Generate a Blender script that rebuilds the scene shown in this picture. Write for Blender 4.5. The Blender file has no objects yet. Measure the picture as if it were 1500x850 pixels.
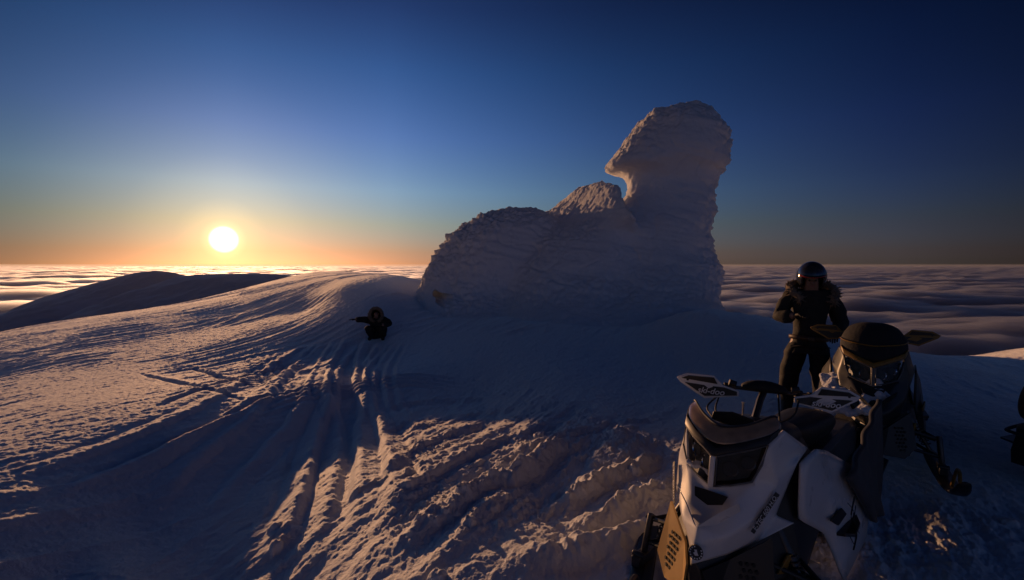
import bpy, bmesh, math, random
import numpy as np
from mathutils import Vector, Matrix, Euler
C = bpy.context.scene.collection
SC = bpy.context.scene
R = math.radians
# ---------------------------------------------------------------- camera
EYE = 1.9
PITCH = 3.0
FPX = 708.0
cam_d = bpy.data.cameras.new('camera'); cam = bpy.data.objects.new('camera', cam_d); C.objects.link(cam)
cam_d.sensor_width = 36; cam_d.lens = 36*FPX/1500; cam_d.clip_start = 0.05; cam_d.clip_end = 300000
cam.location = (0, 0, EYE); cam.rotation_euler = (R(90-PITCH), 0, 0)
SC.camera = cam
# ---------------------------------------------------------------- light
SUN_EL, SUN_AZ = 2.55, -30.7          # azimuth from +Y towards +X
sdir = Vector((math.sin(R(SUN_AZ))*math.cos(R(SUN_EL)), math.cos(R(SUN_AZ))*math.cos(R(SUN_EL)), math.sin(R(SUN_EL))))
sun_d = bpy.data.lights.new('sun', 'SUN'); sun_d.energy = 2.75; sun_d.angle = R(0.5); sun_d.color = (1.0, 0.51, 0.235)
sun = bpy.data.objects.new('sun', sun_d); C.objects.link(sun)
sun.rotation_euler = sdir.to_track_quat('Z', 'Y').to_euler()
SC.view_settings.view_transform = 'Standard'; SC.view_settings.look = 'None'
SC.view_settings.exposure = 0.0; SC.view_settings.gamma = 1.0; SC.view_settings.use_curve_mapping = False
SC.cycles.volume_bounces = 2
W = bpy.data.worlds.new('World'); SC.world = W; W.use_nodes = True
def world():
    nt = W.node_tree; N = nt.nodes; N.clear(); L = nt.links.new
    def math_(op, a, b=None, c=None):
        n = N.new('ShaderNodeMath'); n.operation = op
        for i, v in enumerate((a, b, c)):
            if v is None: continue
            if isinstance(v, (int, float)): n.inputs[i].default_value = v
            else: L(v, n.inputs[i])
        return n.outputs[0]
    def ramp(fac, stops, interp='LINEAR'):
        n = N.new('ShaderNodeValToRGB'); n.color_ramp.interpolation = interp
        e = n.color_ramp.elements
        while len(e) > 1: e.remove(e[-1])
        e[0].position = stops[0][0]; e[0].color = (*stops[0][1], 1)
        for p, c in stops[1:]:
            x = e.new(p); x.color = (*c, 1)
        L(fac, n.inputs[0]); return n.outputs[0]
    def mixc(op, a, b, fac=1.0):
        n = N.new('ShaderNodeMix'); n.data_type = 'RGBA'; n.blend_type = op; n.inputs[0].default_value = fac
        for i, v in ((6, a), (7, b)):
            if isinstance(v, tuple): n.inputs[i].default_value = (*v, 1)
            else: L(v, n.inputs[i])
        return n.outputs[2]
    sky = N.new('ShaderNodeTexSky'); sky.sky_type = 'NISHITA'; sky.sun_disc = False
    sky.sun_elevation = R(SUN_EL); sky.sun_rotation = R(SUN_AZ); sky.altitude = 1100
    sky.air_density = 1.0; sky.dust_density = 0.6; sky.ozone_density = 2.0
    geo = N.new('ShaderNodeTexCoord'); 
    dn = N.new('ShaderNodeVectorMath'); dn.operation = 'NORMALIZE'; L(geo.outputs['Generated'], dn.inputs[0])
    dot = N.new('ShaderNodeVectorMath'); dot.operation = 'DOT_PRODUCT'; L(dn.outputs[0], dot.inputs[0]); dot.inputs[1].default_value = sdir
    ang = math_('DIVIDE', math_('ARCCOSINE', math_('MINIMUM', dot.outputs['Value'], 1.0)), math.pi)   # 0..1 = 0..180 deg
    # the evening sky: the Sky Texture, clear blue overhead, dimming with height and away from the sun
    sep = N.new('ShaderNodeSeparateXYZ'); L(dn.outputs[0], sep.inputs[0])
    el = math_('DIVIDE', math_('ARCSINE', math_('MAXIMUM', sep.outputs[2], 0.0)), math.pi/2)
    az = math_('ADD', math_('DIVIDE', math_('ARCTAN2', sep.outputs[0], sep.outputs[1]), 2*math.pi), 0.5)
    kel = ramp(el, [(e/90, tuple(v*0.5 for v in c)) for e, c in (
        (0.0, (.62, .60, 1.9)), (1.4, (.70, .62, 1.25)), (4.5, (.82, .88, 1.15)), (8.3, (.87, 1.13, 1.65)), (14.2, (.66, .93, 1.75)),
        (21, (.40, .70, 1.40)), (27, (.27, .40, .88)), (38, (.16, .205, .45)), (90, (.09, .10, .22)))])
    kaz = ramp(az, [((a+180)/360, c) for a, c in (
        (-180, (.60, .55, .56)), (-110, (.42, .40, .42)), (-60, (.42, .42, .42)), (-46, (.47, .50, .50)), (-30, (.93, .93, .93)), (-14, (1, 1, 1)), (10, (.92, .92, .92)), (38, (1, .93, .95)),
        (47, (.66, .58, .58)), (90, (1.5, 1.4, 1.3)), (180, (2.4, 2.3, 2.1)))])
    far = ramp(el, [(e/90, c) for e, c in ((0, (.38, .56, .74)), (1.1, (.37, .46, .66)), (3.7, (.33, .33, .48)), (8.6, (.22, .21, .33)), (16, (.19, .195, .27)), (25, (.20, .18, .24)), (90, (.28, .26, .28)))])
    tf = ramp(az, [((a+180)/360, (c, c, c)) for a, c in ((-180, 0), (-14, 0), (12, .55), (38, 1), (179, 1))])
    fm = N.new('ShaderNodeMix'); fm.data_type = 'RGBA'; L(tf, fm.inputs[0]); fm.inputs[6].default_value = (1, 1, 1, 1); L(far, fm.inputs[7])
    col = mixc('MULTIPLY', mixc('MULTIPLY', mixc('MULTIPLY', sky.outputs[0], kel), kaz), fm.outputs[2])
    glow = ramp(ang, [(a/180, c) for a, c in ((0, (70, 62, 48)), (.6, (52, 44, 30)), (.9, (20, 14, 7)), (1.2, (6.0, 4.2, 1.7)), (2.0, (3.0, 2.1, .75)), (4.0, (.95, .78, .36)), (8.5, (.20, .17, .12)), (16, (0, 0, 0)))])
    col = mixc('ADD', mixc('MULTIPLY', col, (2.0, 2.0, 2.0)), glow)
    bg = N.new('ShaderNodeBackground'); bg.inputs[1].default_value = SKY_STR
    L(col, bg.inputs[0])
    out = N.new('ShaderNodeOutputWorld'); L(bg.outputs[0], out.inputs[0])
SKY_STR = 0.1
world()
NAZ, NR = 1500, 1050; ROCK_VOX = .045
# ---------------------------------------------------------------- helpers
def tag(o, label=None, cat=None, group=None, kind=None):
    if label: o['label'] = label
    if cat: o['category'] = cat
    if group: o['group'] = group
    if kind: o['kind'] = kind
    return o
def ray(px, py):
    p = R(PITCH); a = (px-750)/FPX; b = (425-py)/FPX
    return np.array([a, math.cos(p)+b*math.sin(p), -math.sin(p)+b*math.cos(p)])
def at(px, py, Y):
    d = ray(px, py); d = d/d[1]*Y
    return np.array([d[0], d[1], EYE+d[2]])
_rng = np.random.RandomState(7)
_perm = _rng.permutation(4096).astype(np.int64); _perm = np.concatenate([_perm, _perm])
_g2 = np.stack([np.cos(_rng.rand(4096)*2*np.pi), np.zeros(4096)], 1); _g2[:, 1] = np.sqrt(1-_g2[:, 0]**2)*np.sign(_rng.rand(4096)-.5)
_g3 = _rng.normal(size=(4096, 3)); _g3 /= np.linalg.norm(_g3, axis=1)[:, None]
def fade(t): return t*t*t*(t*(t*6-15)+10)
def noise2(x, y, seed=0):
    x = np.asarray(x, float)+seed*37.37; y = np.asarray(y, float)+seed*17.93
    xi = np.floor(x).astype(np.int64); yi = np.floor(y).astype(np.int64); xf = x-xi; yf = y-yi
    def g(ix, iy, fx, fy):
        h = _perm[(_perm[ix & 4095]+iy) & 4095]; return _g2[h, 0]*fx+_g2[h, 1]*fy
    u = fade(xf); v = fade(yf)
    a = g(xi, yi, xf, yf); b = g(xi+1, yi, xf-1, yf); c = g(xi, yi+1, xf, yf-1); d = g(xi+1, yi+1, xf-1, yf-1)
    return ((a+u*(b-a))+v*((c+u*(d-c))-(a+u*(b-a))))*1.5
def noise3(p, s, seed=0):
    q = np.asarray(p, float)*np.asarray(s, float)+seed*13.71
    i = np.floor(q).astype(np.int64); f = q-i; w = fade(f); r = 0
    for dx in (0, 1):
        for dy in (0, 1):
            for dz in (0, 1):
                h = _perm[(_perm[(_perm[(i[:, 0]+dx) & 4095]+i[:, 1]+dy) & 4095]+i[:, 2]+dz) & 4095]
                dd = _g3[h, 0]*(f[:, 0]-dx)+_g3[h, 1]*(f[:, 1]-dy)+_g3[h, 2]*(f[:, 2]-dz)
                r = r+dd*(w[:, 0] if dx else 1-w[:, 0])*(w[:, 1] if dy else 1-w[:, 1])*(w[:, 2] if dz else 1-w[:, 2])
    return r*1.5
def fbm2(x, y, oct=4, seed=0, gain=.5):
    r = 0; a = 1; f = 1
    for k in range(oct):
        r = r+a*noise2(x*f, y*f, seed+k*5); a *= gain; f *= 2.03
    return r
def sstep(a, b, x):
    t = np.clip((x-a)/(b-a), 0, 1); return t*t*(3-2*t)
def mesh_from(name, V, F, mat, smooth=True, parent=None):
    me = bpy.data.meshes.new(name); V = np.asarray(V, np.float32); F = np.asarray(F, np.int32)
    n = F.shape[1]
    me.vertices.add(len(V)); me.vertices.foreach_set('co', V.ravel())
    me.loops.add(F.size); me.loops.foreach_set('vertex_index', F.ravel())
    me.polygons.add(len(F)); me.polygons.foreach_set('loop_start', np.arange(0, F.size, n, dtype=np.int32))
    me.polygons.foreach_set('use_smooth', np.full(len(F), smooth, bool))
    me.update(calc_edges=True); me.materials.append(mat)
    o = bpy.data.objects.new(name, me); C.objects.link(o)
    if parent: o.parent = parent
    return o
def grid_faces(nu, nv, wrap=False):
    i = np.arange(nu if wrap else nu-1); j = np.arange(nv-1)
    I, J = np.meshgrid(i, j, indexing='ij'); I2 = (I+1) % nu
    return np.stack([I*nv+J, I2*nv+J, I2*nv+J+1, I*nv+J+1], -1).reshape(-1, 4)
# ---------------------------------------------------------------- materials
def mat_new(name):
    m = bpy.data.materials.new(name); m.use_nodes = True
    return m, m.node_tree.nodes, m.node_tree.links.new, m.node_tree.nodes['Principled BSDF']
def plain(name, col, rough=.5, metal=0, var=0.0, scale=20, spec=.5, coat=0, bump=0, alpha=None, trans=0):
    m, N, L, b = mat_new(name)
    b.inputs['Base Color'].default_value = (*col, 1); b.inputs['Roughness'].default_value = rough
    b.inputs['Metallic'].default_value = metal; b.inputs['Specular IOR Level'].default_value = spec
    b.inputs['Coat Weight'].default_value = coat; b.inputs['Coat Roughness'].default_value = .08
    b.inputs['Transmission Weight'].default_value = trans
    if alpha is not None: b.inputs['Alpha'].default_value = alpha
    if var or bump:
        tc = N.new('ShaderNodeTexCoord'); n = N.new('ShaderNodeTexNoise'); n.inputs['Scale'].default_value = scale; n.inputs['Detail'].default_value = 6
        L(tc.outputs['Object'], n.inputs['Vector'])
        if var:
            r = N.new('ShaderNodeValToRGB'); e = r.color_ramp.elements
            e[0].position = .3; e[1].position = .7
            e[0].color = (*[max(0, c*(1-var)) for c in col], 1); e[1].color = (*[min(1, c*(1+var)) for c in col], 1)
            L(n.outputs[0], r.inputs[0]); L(r.outputs[0], b.inputs['Base Color'])
            mr = N.new('ShaderNodeMapRange'); mr.inputs[3].default_value = max(.02, rough-.12); mr.inputs[4].default_value = min(1, rough+.15)
            L(n.outputs[0], mr.inputs[0]); L(mr.outputs[0], b.inputs['Roughness'])
        if bump:
            bp = N.new('ShaderNodeBump'); bp.inputs['Strength'].default_value = bump; bp.inputs['Distance'].default_value = .01
            L(n.outputs[0], bp.inputs['Height']); L(bp.outputs[0], b.inputs['Normal'])
    return m
def snow_mat(name, col=(.80, .82, .87), s1=9, s2=60, d=.018, gloss=0.0, sheen=1.0):
    m, N, L, b = mat_new(name)
    b.inputs['Roughness'].default_value = .8; b.inputs['Specular IOR Level'].default_value = .5
    tc = N.new('ShaderNodeTexCoord')
    n1 = N.new('ShaderNodeTexNoise'); n1.inputs['Scale'].default_value = s1; n1.inputs['Detail'].default_value = 8; n1.inputs['Roughness'].default_value = .65
    n2 = N.new('ShaderNodeTexNoise'); n2.inputs['Scale'].default_value = s2; n2.inputs['Detail'].default_value = 4
    L(tc.outputs['Object'], n1.inputs['Vector']); L(tc.outputs['Object'], n2.inputs['Vector'])
    a = N.new('ShaderNodeMath'); a.operation = 'MULTIPLY_ADD'; L(n2.outputs[0], a.inputs[0]); a.inputs[1].default_value = .35; L(n1.outputs[0], a.inputs[2])
    bp = N.new('ShaderNodeBump'); bp.inputs['Strength'].default_value = .8; bp.inputs['Distance'].default_value = d
    L(a.outputs[0], bp.inputs['Height']); L(bp.outputs[0], b.inputs['Normal'])
    if gloss:      # packed snow throws low light forward
        gl = N.new('ShaderNodeBsdfGlossy'); gl.inputs['Roughness'].default_value = .68; gl.inputs[0].default_value = (.9, .9, .92, 1); L(bp.outputs[0], gl.inputs['Normal'])
        mx = N.new('ShaderNodeMixShader'); mx.inputs[0].default_value = gloss; L(b.outputs[0], mx.inputs[1]); L(gl.outputs[0], mx.inputs[2]); L(mx.outputs[0], N['Material Output'].inputs[0])
    r = N.new('ShaderNodeValToRGB'); e = r.color_ramp.elements; e[0].position = .3; e[1].position = .75
    e[0].color = (*[c*.92 for c in col], 1); e[1].color = (*col, 1); L(n1.outputs[0], r.inputs[0]); L(r.outputs[0], b.inputs['Base Color'])
    b.inputs['Sheen Weight'].default_value = sheen; b.inputs['Sheen Roughness'].default_value = .33; b.inputs['Sheen Tint'].default_value = (1, 1, 1, 1)
    return m
M_snow = snow_mat('snow', gloss=.08)
M_rime = snow_mat('rime_ice', (.80, .81, .86), 5, 30, .05)
# ---------------------------------------------------------------- snow ground
CP = [ # pixel x, pixel y, distance Y  (layout measured from the photograph)
 (520,850,3.12),(600,850,2.94),(700,850,2.83),(800,850,2.82),(1000,850,2.8),(430,850,3.42),(300,850,3.62),(100,850,3.5),(0,850,3.3),(1250,850,2.8),(1500,850,2.8),
 (1000,650,5.0),(900,620,5.75),(600,700,4.42),(800,720,4.0),(1500,700,4.2),(1300,650,5.0),(1180,620,5.6),(950,612,6.3),(950,590,7.2),
 (700,590,8.0),(600,585,8.35),(800,560,8.4),(700,530,10.5),(600,520,11.6),(552,498,13.5),(860,520,10.8),(940,505,11.6),(1000,540,9.4),(1100,560,7.9),(1100,590,6.5),
 (625,449,18.3),(700,455,17.3),(800,470,15),(930,475,14.4),(1045,462,15.2),(1130,476,13.4),(1250,500,11.4),(1380,521,12.4),(1500,515,16),(1500,545,10.3),
 (0,740,4.1),(120,695,4.9),(250,650,5.85),(370,605,7.2),(480,568,8.7),(600,552,9.4),
 (0,600,8.2),(150,580,8.4),(0,520,16.5),(0,492,33),(150,475,40),(150,530,13.5),(300,440,33),(300,480,20),(300,540,11.5),
 (400,412,55),(470,399,60),(540,404,50),(600,412,45),(400,440,25),(450,430,24),(490,424,20.8),(530,420,20),(575,423,19),(600,432,18.3),(450,455,20),(530,450,16.3),(530,470,14.8),(400,470,18.5),(400,520,12.6),(470,500,13.8),(430,587,7.95),(420,545,10.6),
 (200,770,4.4),(300,760,4.5),(350,720,5.1),(430,650,6.5),(480,610,7.6),(400,790,3.95),(150,830,3.6),(450,720,4.75),(480,770,3.98),(560,740,4.02),
]
BP = [at(*c) for c in CP]
for az, r, z in [(-46,70,-10),(-46,140,-40),(-35,90,-12),(-35,160,-40),(-27,90,-2),(-27,170,-22),(-21,80,.7),(-21,130,-6),(-15,75,-.2),(-15,130,-10),(-10,60,-2.5),(-10,120,-16),
                 (-3,24,.1),(5,23,-.2),(0,60,-7),(14,22,-.6),(20,21,-1.8),(27,18,-1.8),(27,50,-10),(12,60,-9),(36,19,-2.0),(46,26,-2.5),(46,60,-12),(60,30,-3),(60,4,0),(60,10,-.4),(75,6,0),(90,20,-1.5),(-62,5,-.3),(-62,15,-1.6),(-62,50,-8),
                 (-90,10,-.8),(-90,40,-6),(120,8,-.1),(150,8,0),(180,8,0),(-150,8,0),(-120,8,-.3),(180,40,-3),(120,40,-3),(-130,40,-4),
                 (0,400,-150),(30,400,-150),(-30,400,-150),(60,400,-150),(-60,400,-150),(-90,400,-150),(90,400,-150),(130,400,-150),(180,400,-150),(-130,400,-150),
                 (0,1.2,0),(60,1.2,0),(120,1.2,0),(180,1.2,0),(-120,1.2,0),(-60,1.2,-.05),(-45,1.8,-.15),(45,1.8,0)]:
    BP.append(np.array([r*math.sin(R(az)), r*math.cos(R(az)), z]))
BP = np.array(BP)
def emb(X, Y):
    r = np.sqrt(X*X+Y*Y)+1e-6
    return np.stack([X/r*2.2, Y/r*2.2, np.log(r)], -1)
def _kern(d): return d*d*np.log(d+1e-9)
_E = emb(BP[:, 0], BP[:, 1]); _n = len(BP)
_zs = np.log(np.hypot(BP[:, 0], BP[:, 1]))
_K = _kern(np.linalg.norm(_E[:, None]-_E[None], axis=-1))+np.eye(_n)*0.004
_P = np.concatenate([np.ones((_n, 1)), _E], 1)
# heights are interpolated as z / r, so that near and far points weigh the same in the view
_rr = np.hypot(BP[:, 0], BP[:, 1])
_A = np.block([[_K, _P], [_P.T, np.zeros((4, 4))]])
_sol = np.linalg.lstsq(_A, np.concatenate([(BP[:, 2])/(_rr+2), np.zeros(4)]), rcond=None)[0]
def base(X, Y):
    X = np.asarray(X, float).ravel(); Y = np.asarray(Y, float).ravel(); out = np.empty(len(X))
    for s in range(0, len(X), 40000):
        E = emb(X[s:s+40000], Y[s:s+40000])
        D = np.sqrt(np.maximum(((E[:, None, 0]-_E[None, :, 0])**2+(E[:, None, 1]-_E[None, :, 1])**2+(E[:, None, 2]-_E[None, :, 2])**2), 0))
        out[s:s+40000] = _kern(D)@_sol[:_n]+_sol[_n]+E@_sol[_n+1:]
    return out*(np.hypot(X, Y)+2)
def ground_at(px, py, smax=80):
    """where the sight line through a photo pixel first meets the smooth ground"""
    d = ray(px, py); d = d/d[1]
    ys = np.exp(np.linspace(math.log(1.0), math.log(smax), 500))
    z = base(d[0]*ys, ys); hit = np.where(EYE+d[2]*ys <= z)[0]
    y = ys[hit[0]] if len(hit) else smax
    return np.array([d[0]*y, y])
def poly_world(pts): return np.array([ground_at(*p) for p in pts])
def smooth_line(P, n=8):
    P = np.asarray(P); out = []
    for i in range(len(P)-1):
        p0 = P[max(i-1, 0)]; p1 = P[i]; p2 = P[i+1]; p3 = P[min(i+2, len(P)-1)]
        for k in range(n):
            t = k/n; out.append(.5*((2*p1)+(-p0+p2)*t+(2*p0-5*p1+4*p2-p3)*t*t+(-p0+3*p1-3*p2+p3)*t**3))
    out.append(P[-1]); return np.array(out)
def line_dist(X, Y, L, reach):
    """distance, side and arc position to a polyline for the vertices within reach"""
    sel = np.where((X > L[:, 0].min()-reach) & (X < L[:, 0].max()+reach) & (Y > L[:, 1].min()-reach) & (Y < L[:, 1].max()+reach))[0]
    x = X[sel]; y = Y[sel]; best = np.full(len(sel), 1e9); side = np.zeros(len(sel)); arc = np.zeros(len(sel)); s0 = 0
    for a, b in zip(L[:-1], L[1:]):
        ab = b-a; l = np.hypot(*ab)+1e-9; t = np.clip(((x-a[0])*ab[0]+(y-a[1])*ab[1])/l**2, 0, 1)
        dx = x-a[0]-t*ab[0]; dy = y-a[1]-t*ab[1]; d = np.hypot(dx, dy); m = d < best
        best[m] = d[m]; side[m] = np.sign(ab[0]*dy-ab[1]*dx)[m]; arc[m] = (s0+t*l)[m]; s0 += l
    return sel, best, side, arc, s0
def build_ground():
    az = np.unique(np.concatenate([np.linspace(-57, 57, NAZ), np.linspace(-180, -57, 60), np.linspace(57, 180, 60)]))[:-1]
    az = R(1)*az
    r = np.concatenate([np.linspace(.25, 1.1, 6), np.exp(np.linspace(math.log(1.25), math.log(60), NR)), np.exp(np.linspace(math.log(60.5), math.log(700), 160))])
    A, RR = np.meshgrid(az, r, indexing='ij')
    X = (np.sin(A)*RR).ravel(); Y = (np.cos(A)*RR).ravel(); r_ = RR.ravel()
    # smooth ground on a coarse polar grid, then bilinear to the fine one
    ca = np.radians(np.concatenate([np.linspace(-180, -60, 40, endpoint=False), np.linspace(-60, 60, 240, endpoint=False), np.linspace(60, 180, 41)]))
    cr = np.linspace(math.log(.2), math.log(750), 300)
    CA, CR = np.meshgrid(ca, cr, indexing='ij'); CZ = base(np.sin(CA)*np.exp(CR), np.cos(CA)*np.exp(CR)).reshape(CA.shape)
    fa = np.interp(A.ravel(), ca, np.arange(len(ca))); fr = (np.log(r_)-cr[0])/(cr[1]-cr[0])
    ia = np.minimum(fa.astype(int), len(ca)-2); ir = np.minimum(fr.astype(int), len(cr)-2); fa -= ia; fr -= ir
    Z = (CZ[ia, ir]*(1-fa)+CZ[ia+1, ir]*fa)*(1-fr)+(CZ[ia, ir+1]*(1-fa)+CZ[ia+1, ir+1]*fa)*fr
    front = np.abs(np.degrees(A.ravel())) < 62
    f = np.where(front & (r_ < 130))[0]
    x = X[f]; y = Y[f]; rf = r_[f]; dz = np.zeros(len(f))
    wa = R(27); al = x*math.sin(wa)+y*math.cos(wa); cr_ = x*math.cos(wa)-y*math.sin(wa)
    warp = noise2(x/4, y/4, 3)*.6
    # churned foreground
    poly = poly_world([(330,850),(395,755),(425,680),(490,625),(700,605),(860,600),(990,640),(1020,720),(1500,740),(1500,850)])
    L = np.vstack([poly, poly[:1]])
    inside = np.zeros(len(x), bool)
    for a, b in zip(L[:-1], L[1:]):
        c = ((a[1] > y) != (b[1] > y)) & (x < (b[0]-a[0])*(y-a[1])/(b[1]-a[1]+1e-12)+a[0]); inside ^= c
    sel, d, *_ = line_dist(x, y, L, 3)
    dist = np.full(len(x), 3.0); dist[sel] = np.minimum(d, 3); dist *= np.where(inside, 1, -1)
    churn = sstep(-.35, .45, dist+noise2(x*1.5, y*1.5, 9)*.35)
    trough = poly_world([(60,830),(230,690),(440,600),(500,590),(470,700),(400,850)])
    Lt = np.vstack([trough, trough[:1]]); it = np.zeros(len(x), bool)
    for a, b in zip(Lt[:-1], Lt[1:]):
        it ^= ((a[1] > y) != (b[1] > y)) & (x < (b[0]-a[0])*(y-a[1])/(b[1]-a[1]+1e-12)+a[0])
    for pts, kind, dep in TRACKS[:2]:      # the belts have packed the rubble flat
        sel, d, *_ = line_dist(x, y, smooth_line(poly_world(pts)), 1.2); churn[sel] *= 1-.8*np.exp(-(d/.34)**2)
    smoothness = 1-.4*it*(1-churn)
    # wind-cut sastrugi, long along the wind
    fade_far = np.exp(-rf/90)
    s = 1-np.abs(noise2(al/3.4+warp, cr_/.55+warp, 11)); s2 = 1-np.abs(noise2(al/9+warp, cr_/1.7, 12)); s3 = 1-np.abs(noise2(al/1.1, cr_/.2+warp, 13))
    patch = sstep(-.25, .35, fbm2(x/5, y/5, 2, 21))
    dz += smoothness*(1-churn)*(patch*(.032*(s**3-.4))+.03*(s2**3-.4)*sstep(5, 14, rf)*patch+.011*(s3**2-.5)*(.3+.7*patch))
    big = 1-np.abs(noise2(al/24+warp*.3, cr_/4.5, 14)); dz += .035*(big**2-.5)*sstep(12, 30, rf)*fade_far
    # grain
    dz += smoothness*(.0075*fbm2(al*3.3+warp, cr_*5.2, 4, 31, .64)+.005*fbm2(x*16, y*16, 3, 33, .6))
    # churned clods
    rdg = lambda f, sd: 1-np.abs(noise2(x*f+warp, y*f, sd))*1.6
    bil = np.abs(noise2(x*2.2+warp, y*2.2, 41)); clod = sstep(-.1, .5, fbm2(x*.9, y*.9, 2, 45))
    ci = np.where(churn > .01)[0]; xc = x[ci]; yc = y[ci]
    crumbs = np.zeros(len(ci)); rnd = np.random.RandomState(5); order = np.argsort(xc); xs = xc[order]
    for k in range(3400):
        rad = .008+.030*rnd.rand()**4; j = ci[rnd.randint(len(ci))] if rnd.rand() < .65 else ci[rnd.randint(len(ci))]
        cx, cy = x[j]+rnd.normal()*.05, y[j]+rnd.normal()*.05
        i0, i1 = np.searchsorted(xs, cx-rad*1.4), np.searchsorted(xs, cx+rad*1.4); idx = order[i0:i1]; idx = idx[np.abs(yc[idx]-cy) < rad*1.4]
        if len(idx) == 0: continue
        an = rnd.rand()*6.28; ux, uy = math.cos(an), math.sin(an); ddx = xc[idx]-cx; ddy = yc[idx]-cy
        q = np.maximum(np.maximum(np.abs(ddx*ux+ddy*uy), np.abs(-ddx*uy+ddy*ux)*1.25), np.hypot(ddx, ddy)*.85)/rad
        crumbs[idx] = np.maximum(crumbs[idx], rad*.9*np.clip(1.25-q, 0, .6)*(1+.3*(ddx*ux+ddy*uy)/rad))
    dz[ci] += churn[ci]*crumbs
    dz += churn*(.025*bil+(.012*rdg(3.7, 42)+.011*rdg(8.5, 43)+.009*rdg(19, 44)+.007*rdg(37, 48))*(.25+.75*clod)-.035+.042*fbm2(al/2.2, cr_/.36, 6, 46, .52))
    # thrown-up ridges beside old sled ruts
    for pts, h, w in RIDGES:
        h *= .62; w *= .8
        Lw = smooth_line(poly_world(pts)); sel, d, side, arc, tot = line_dist(x, y, Lw, w*4)
        n = .75+.45*noise2(arc*2.3, d*0+len(pts), 51)+.4*noise2(x[sel]*5, y[sel]*5, 52)+.3*(1-2*np.abs(noise2(x[sel]*11, y[sel]*11, 54))); end = sstep(0, .6, arc)*sstep(0, .6, tot-arc)
        dw = d+.05*noise2(x[sel]*6, y[sel]*6, 53)
        prof = np.exp(-(dw/w)**2*np.where(side > 0, 2.2, .9)); rut = np.exp(-((d-w*2.1)/(w*.9))**2)*(side < 0)
        dz[sel] += end*(h*n*prof-.45*h*rut)
    # sled and ski tracks
    for pts, kind, dep in TRACKS:
        Lw = smooth_line(poly_world(pts)); sel, d, side, arc, tot = line_dist(x, y, Lw, 1.4)
        end = sstep(0, 1.5, arc)*sstep(0, 1.5, tot-arc); dd = d+.03*noise2(arc*1.5, side*3, 61)
        if kind == 'belt':
            t = sstep(.26, .17, dd); lug = .3*np.sin(arc*2*math.pi/.16)*t; berm = np.exp(-((dd-.30)/.075)**2)
            ski = np.exp(-((dd-.52)/.05)**2)
            dz[sel] += end*dep*(-t+lug*.14+.8*berm*(1+.3*noise2(arc*4, side*5, 62))-.5*ski)
        elif kind == 'ruts':
            for off in (0, .21, -.2, .43):
                q = side*dd-off; dz[sel] += end*dep*(-np.exp(-(q/.06)**2)+.7*np.exp(-((q-.1)/.05)**2))
        else:
            dz[sel] += end*dep*(-np.exp(-(dd/.05)**2)+.6*np.exp(-((side*dd-.1)/.06)**2))
    for (px, py, rad) in LUMPS:
        c = ground_at(px, py); q = np.hypot(x-c[0], y-c[1])/rad; k = q < 1.3
        dz[k] += rad*.8*np.sqrt(np.maximum(0, 1-np.clip(q[k]+.5*noise2(x[k]*14, y[k]*14, 71)+.25*noise2(x[k]*40, y[k]*40, 72), 0, 1)**2))
    Z[f] += dz*sstep(1.0, 1.6, rf)
    F = grid_faces(len(az), len(r), True)
    V = np.stack([X, Y, Z], 1)
    o = mesh_from('snow_ground', V, F[:, ::-1], M_snow); tag(o, kind='structure')
    o['label'] = 'wind-carved snow of the summit crossed by tracks'
    global GX, GZ
    GX = (az, np.log(r), Z.reshape(A.shape)); return o
def ground_z(x, y):
    az, lr, Z = GX; a = math.atan2(x, y); i = int(np.clip(np.searchsorted(az, a), 1, len(az)-1)); j = int(np.clip(np.searchsorted(lr, math.log(math.hypot(x, y))), 1, len(lr)-1))
    return float(Z[i-1:i+1, j-1:j+1].mean())
RIDGES = [
 ([(545,838),(590,790),(650,738),(700,705),(755,690),(800,660),(850,640)], .13, .13),
 ([(560,765),(620,690),(700,655),(770,632),(830,615)], .08, .12),
 ([(800,752),(870,705),(950,672),(985,655)], .10, .10),
 ([(812,790),(880,755),(950,715),(990,690)], .09, .12),
 ([(735,850),(800,812),(900,788),(985,752)], .12, .13),
 ([(860,850),(900,815),(970,790)], .10, .14),
 ([(480,740),(560,690),(640,640),(720,615)], .05, .10),
 ([(640,610),(730,600),(830,590)], .05, .16),
 ([(930,620),(985,600),(1040,598)], .05, .14),
 ([(700,700),(760,660),(860,625),(960,612)], .05, .10),
 ([(540,600),(640,585),(760,575)], .05, .15)]
TRACKS = [
 ([(522,492),(506,525),(500,560),(506,590),(496,640),(487,700),(470,780),(440,850)], 'belt', .055),
 ([(540,500),(520,530),(515,580),(530,640),(528,720),(500,800),(480,850)], 'belt', .045),
 ([(478,495),(452,530),(425,570),(400,610),(360,650),(300,710),(240,790)], 'belt', .032),
 ([(365,515),(395,555),(420,580),(440,600)], 'ruts', .02),
 ([(195,545),(280,565),(380,595)], 'ski', .032),
 ([(270,535),(350,560),(430,560)], 'ski', .04),
 ([(465,498),(400,545),(330,590),(250,632),(120,690),(0,735)], 'belt', .032),
 ([(440,560),(300,625),(180,672),(60,725),(0,750)], 'ski', .032),
 ([(575,500),(545,540),(540,590),(560,640)], 'ruts', .02),
 ([(330,620),(390,600),(470,575),(600,560),(700,572)], 'ruts', .02),
 ([(200,610),(330,560),(450,520)], 'ski', .04)]
LUMPS = [(402,775,.05),(404,806,.06),(560,700,.05),(600,690,.06),(720,700,.05),(790,640,.07),(640,850,.06),(690,770,.05),(850,720,.07),(520,720,.05),(930,690,.06),(1300,655,.05),(1480,765,.05)]
build_ground()
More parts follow.
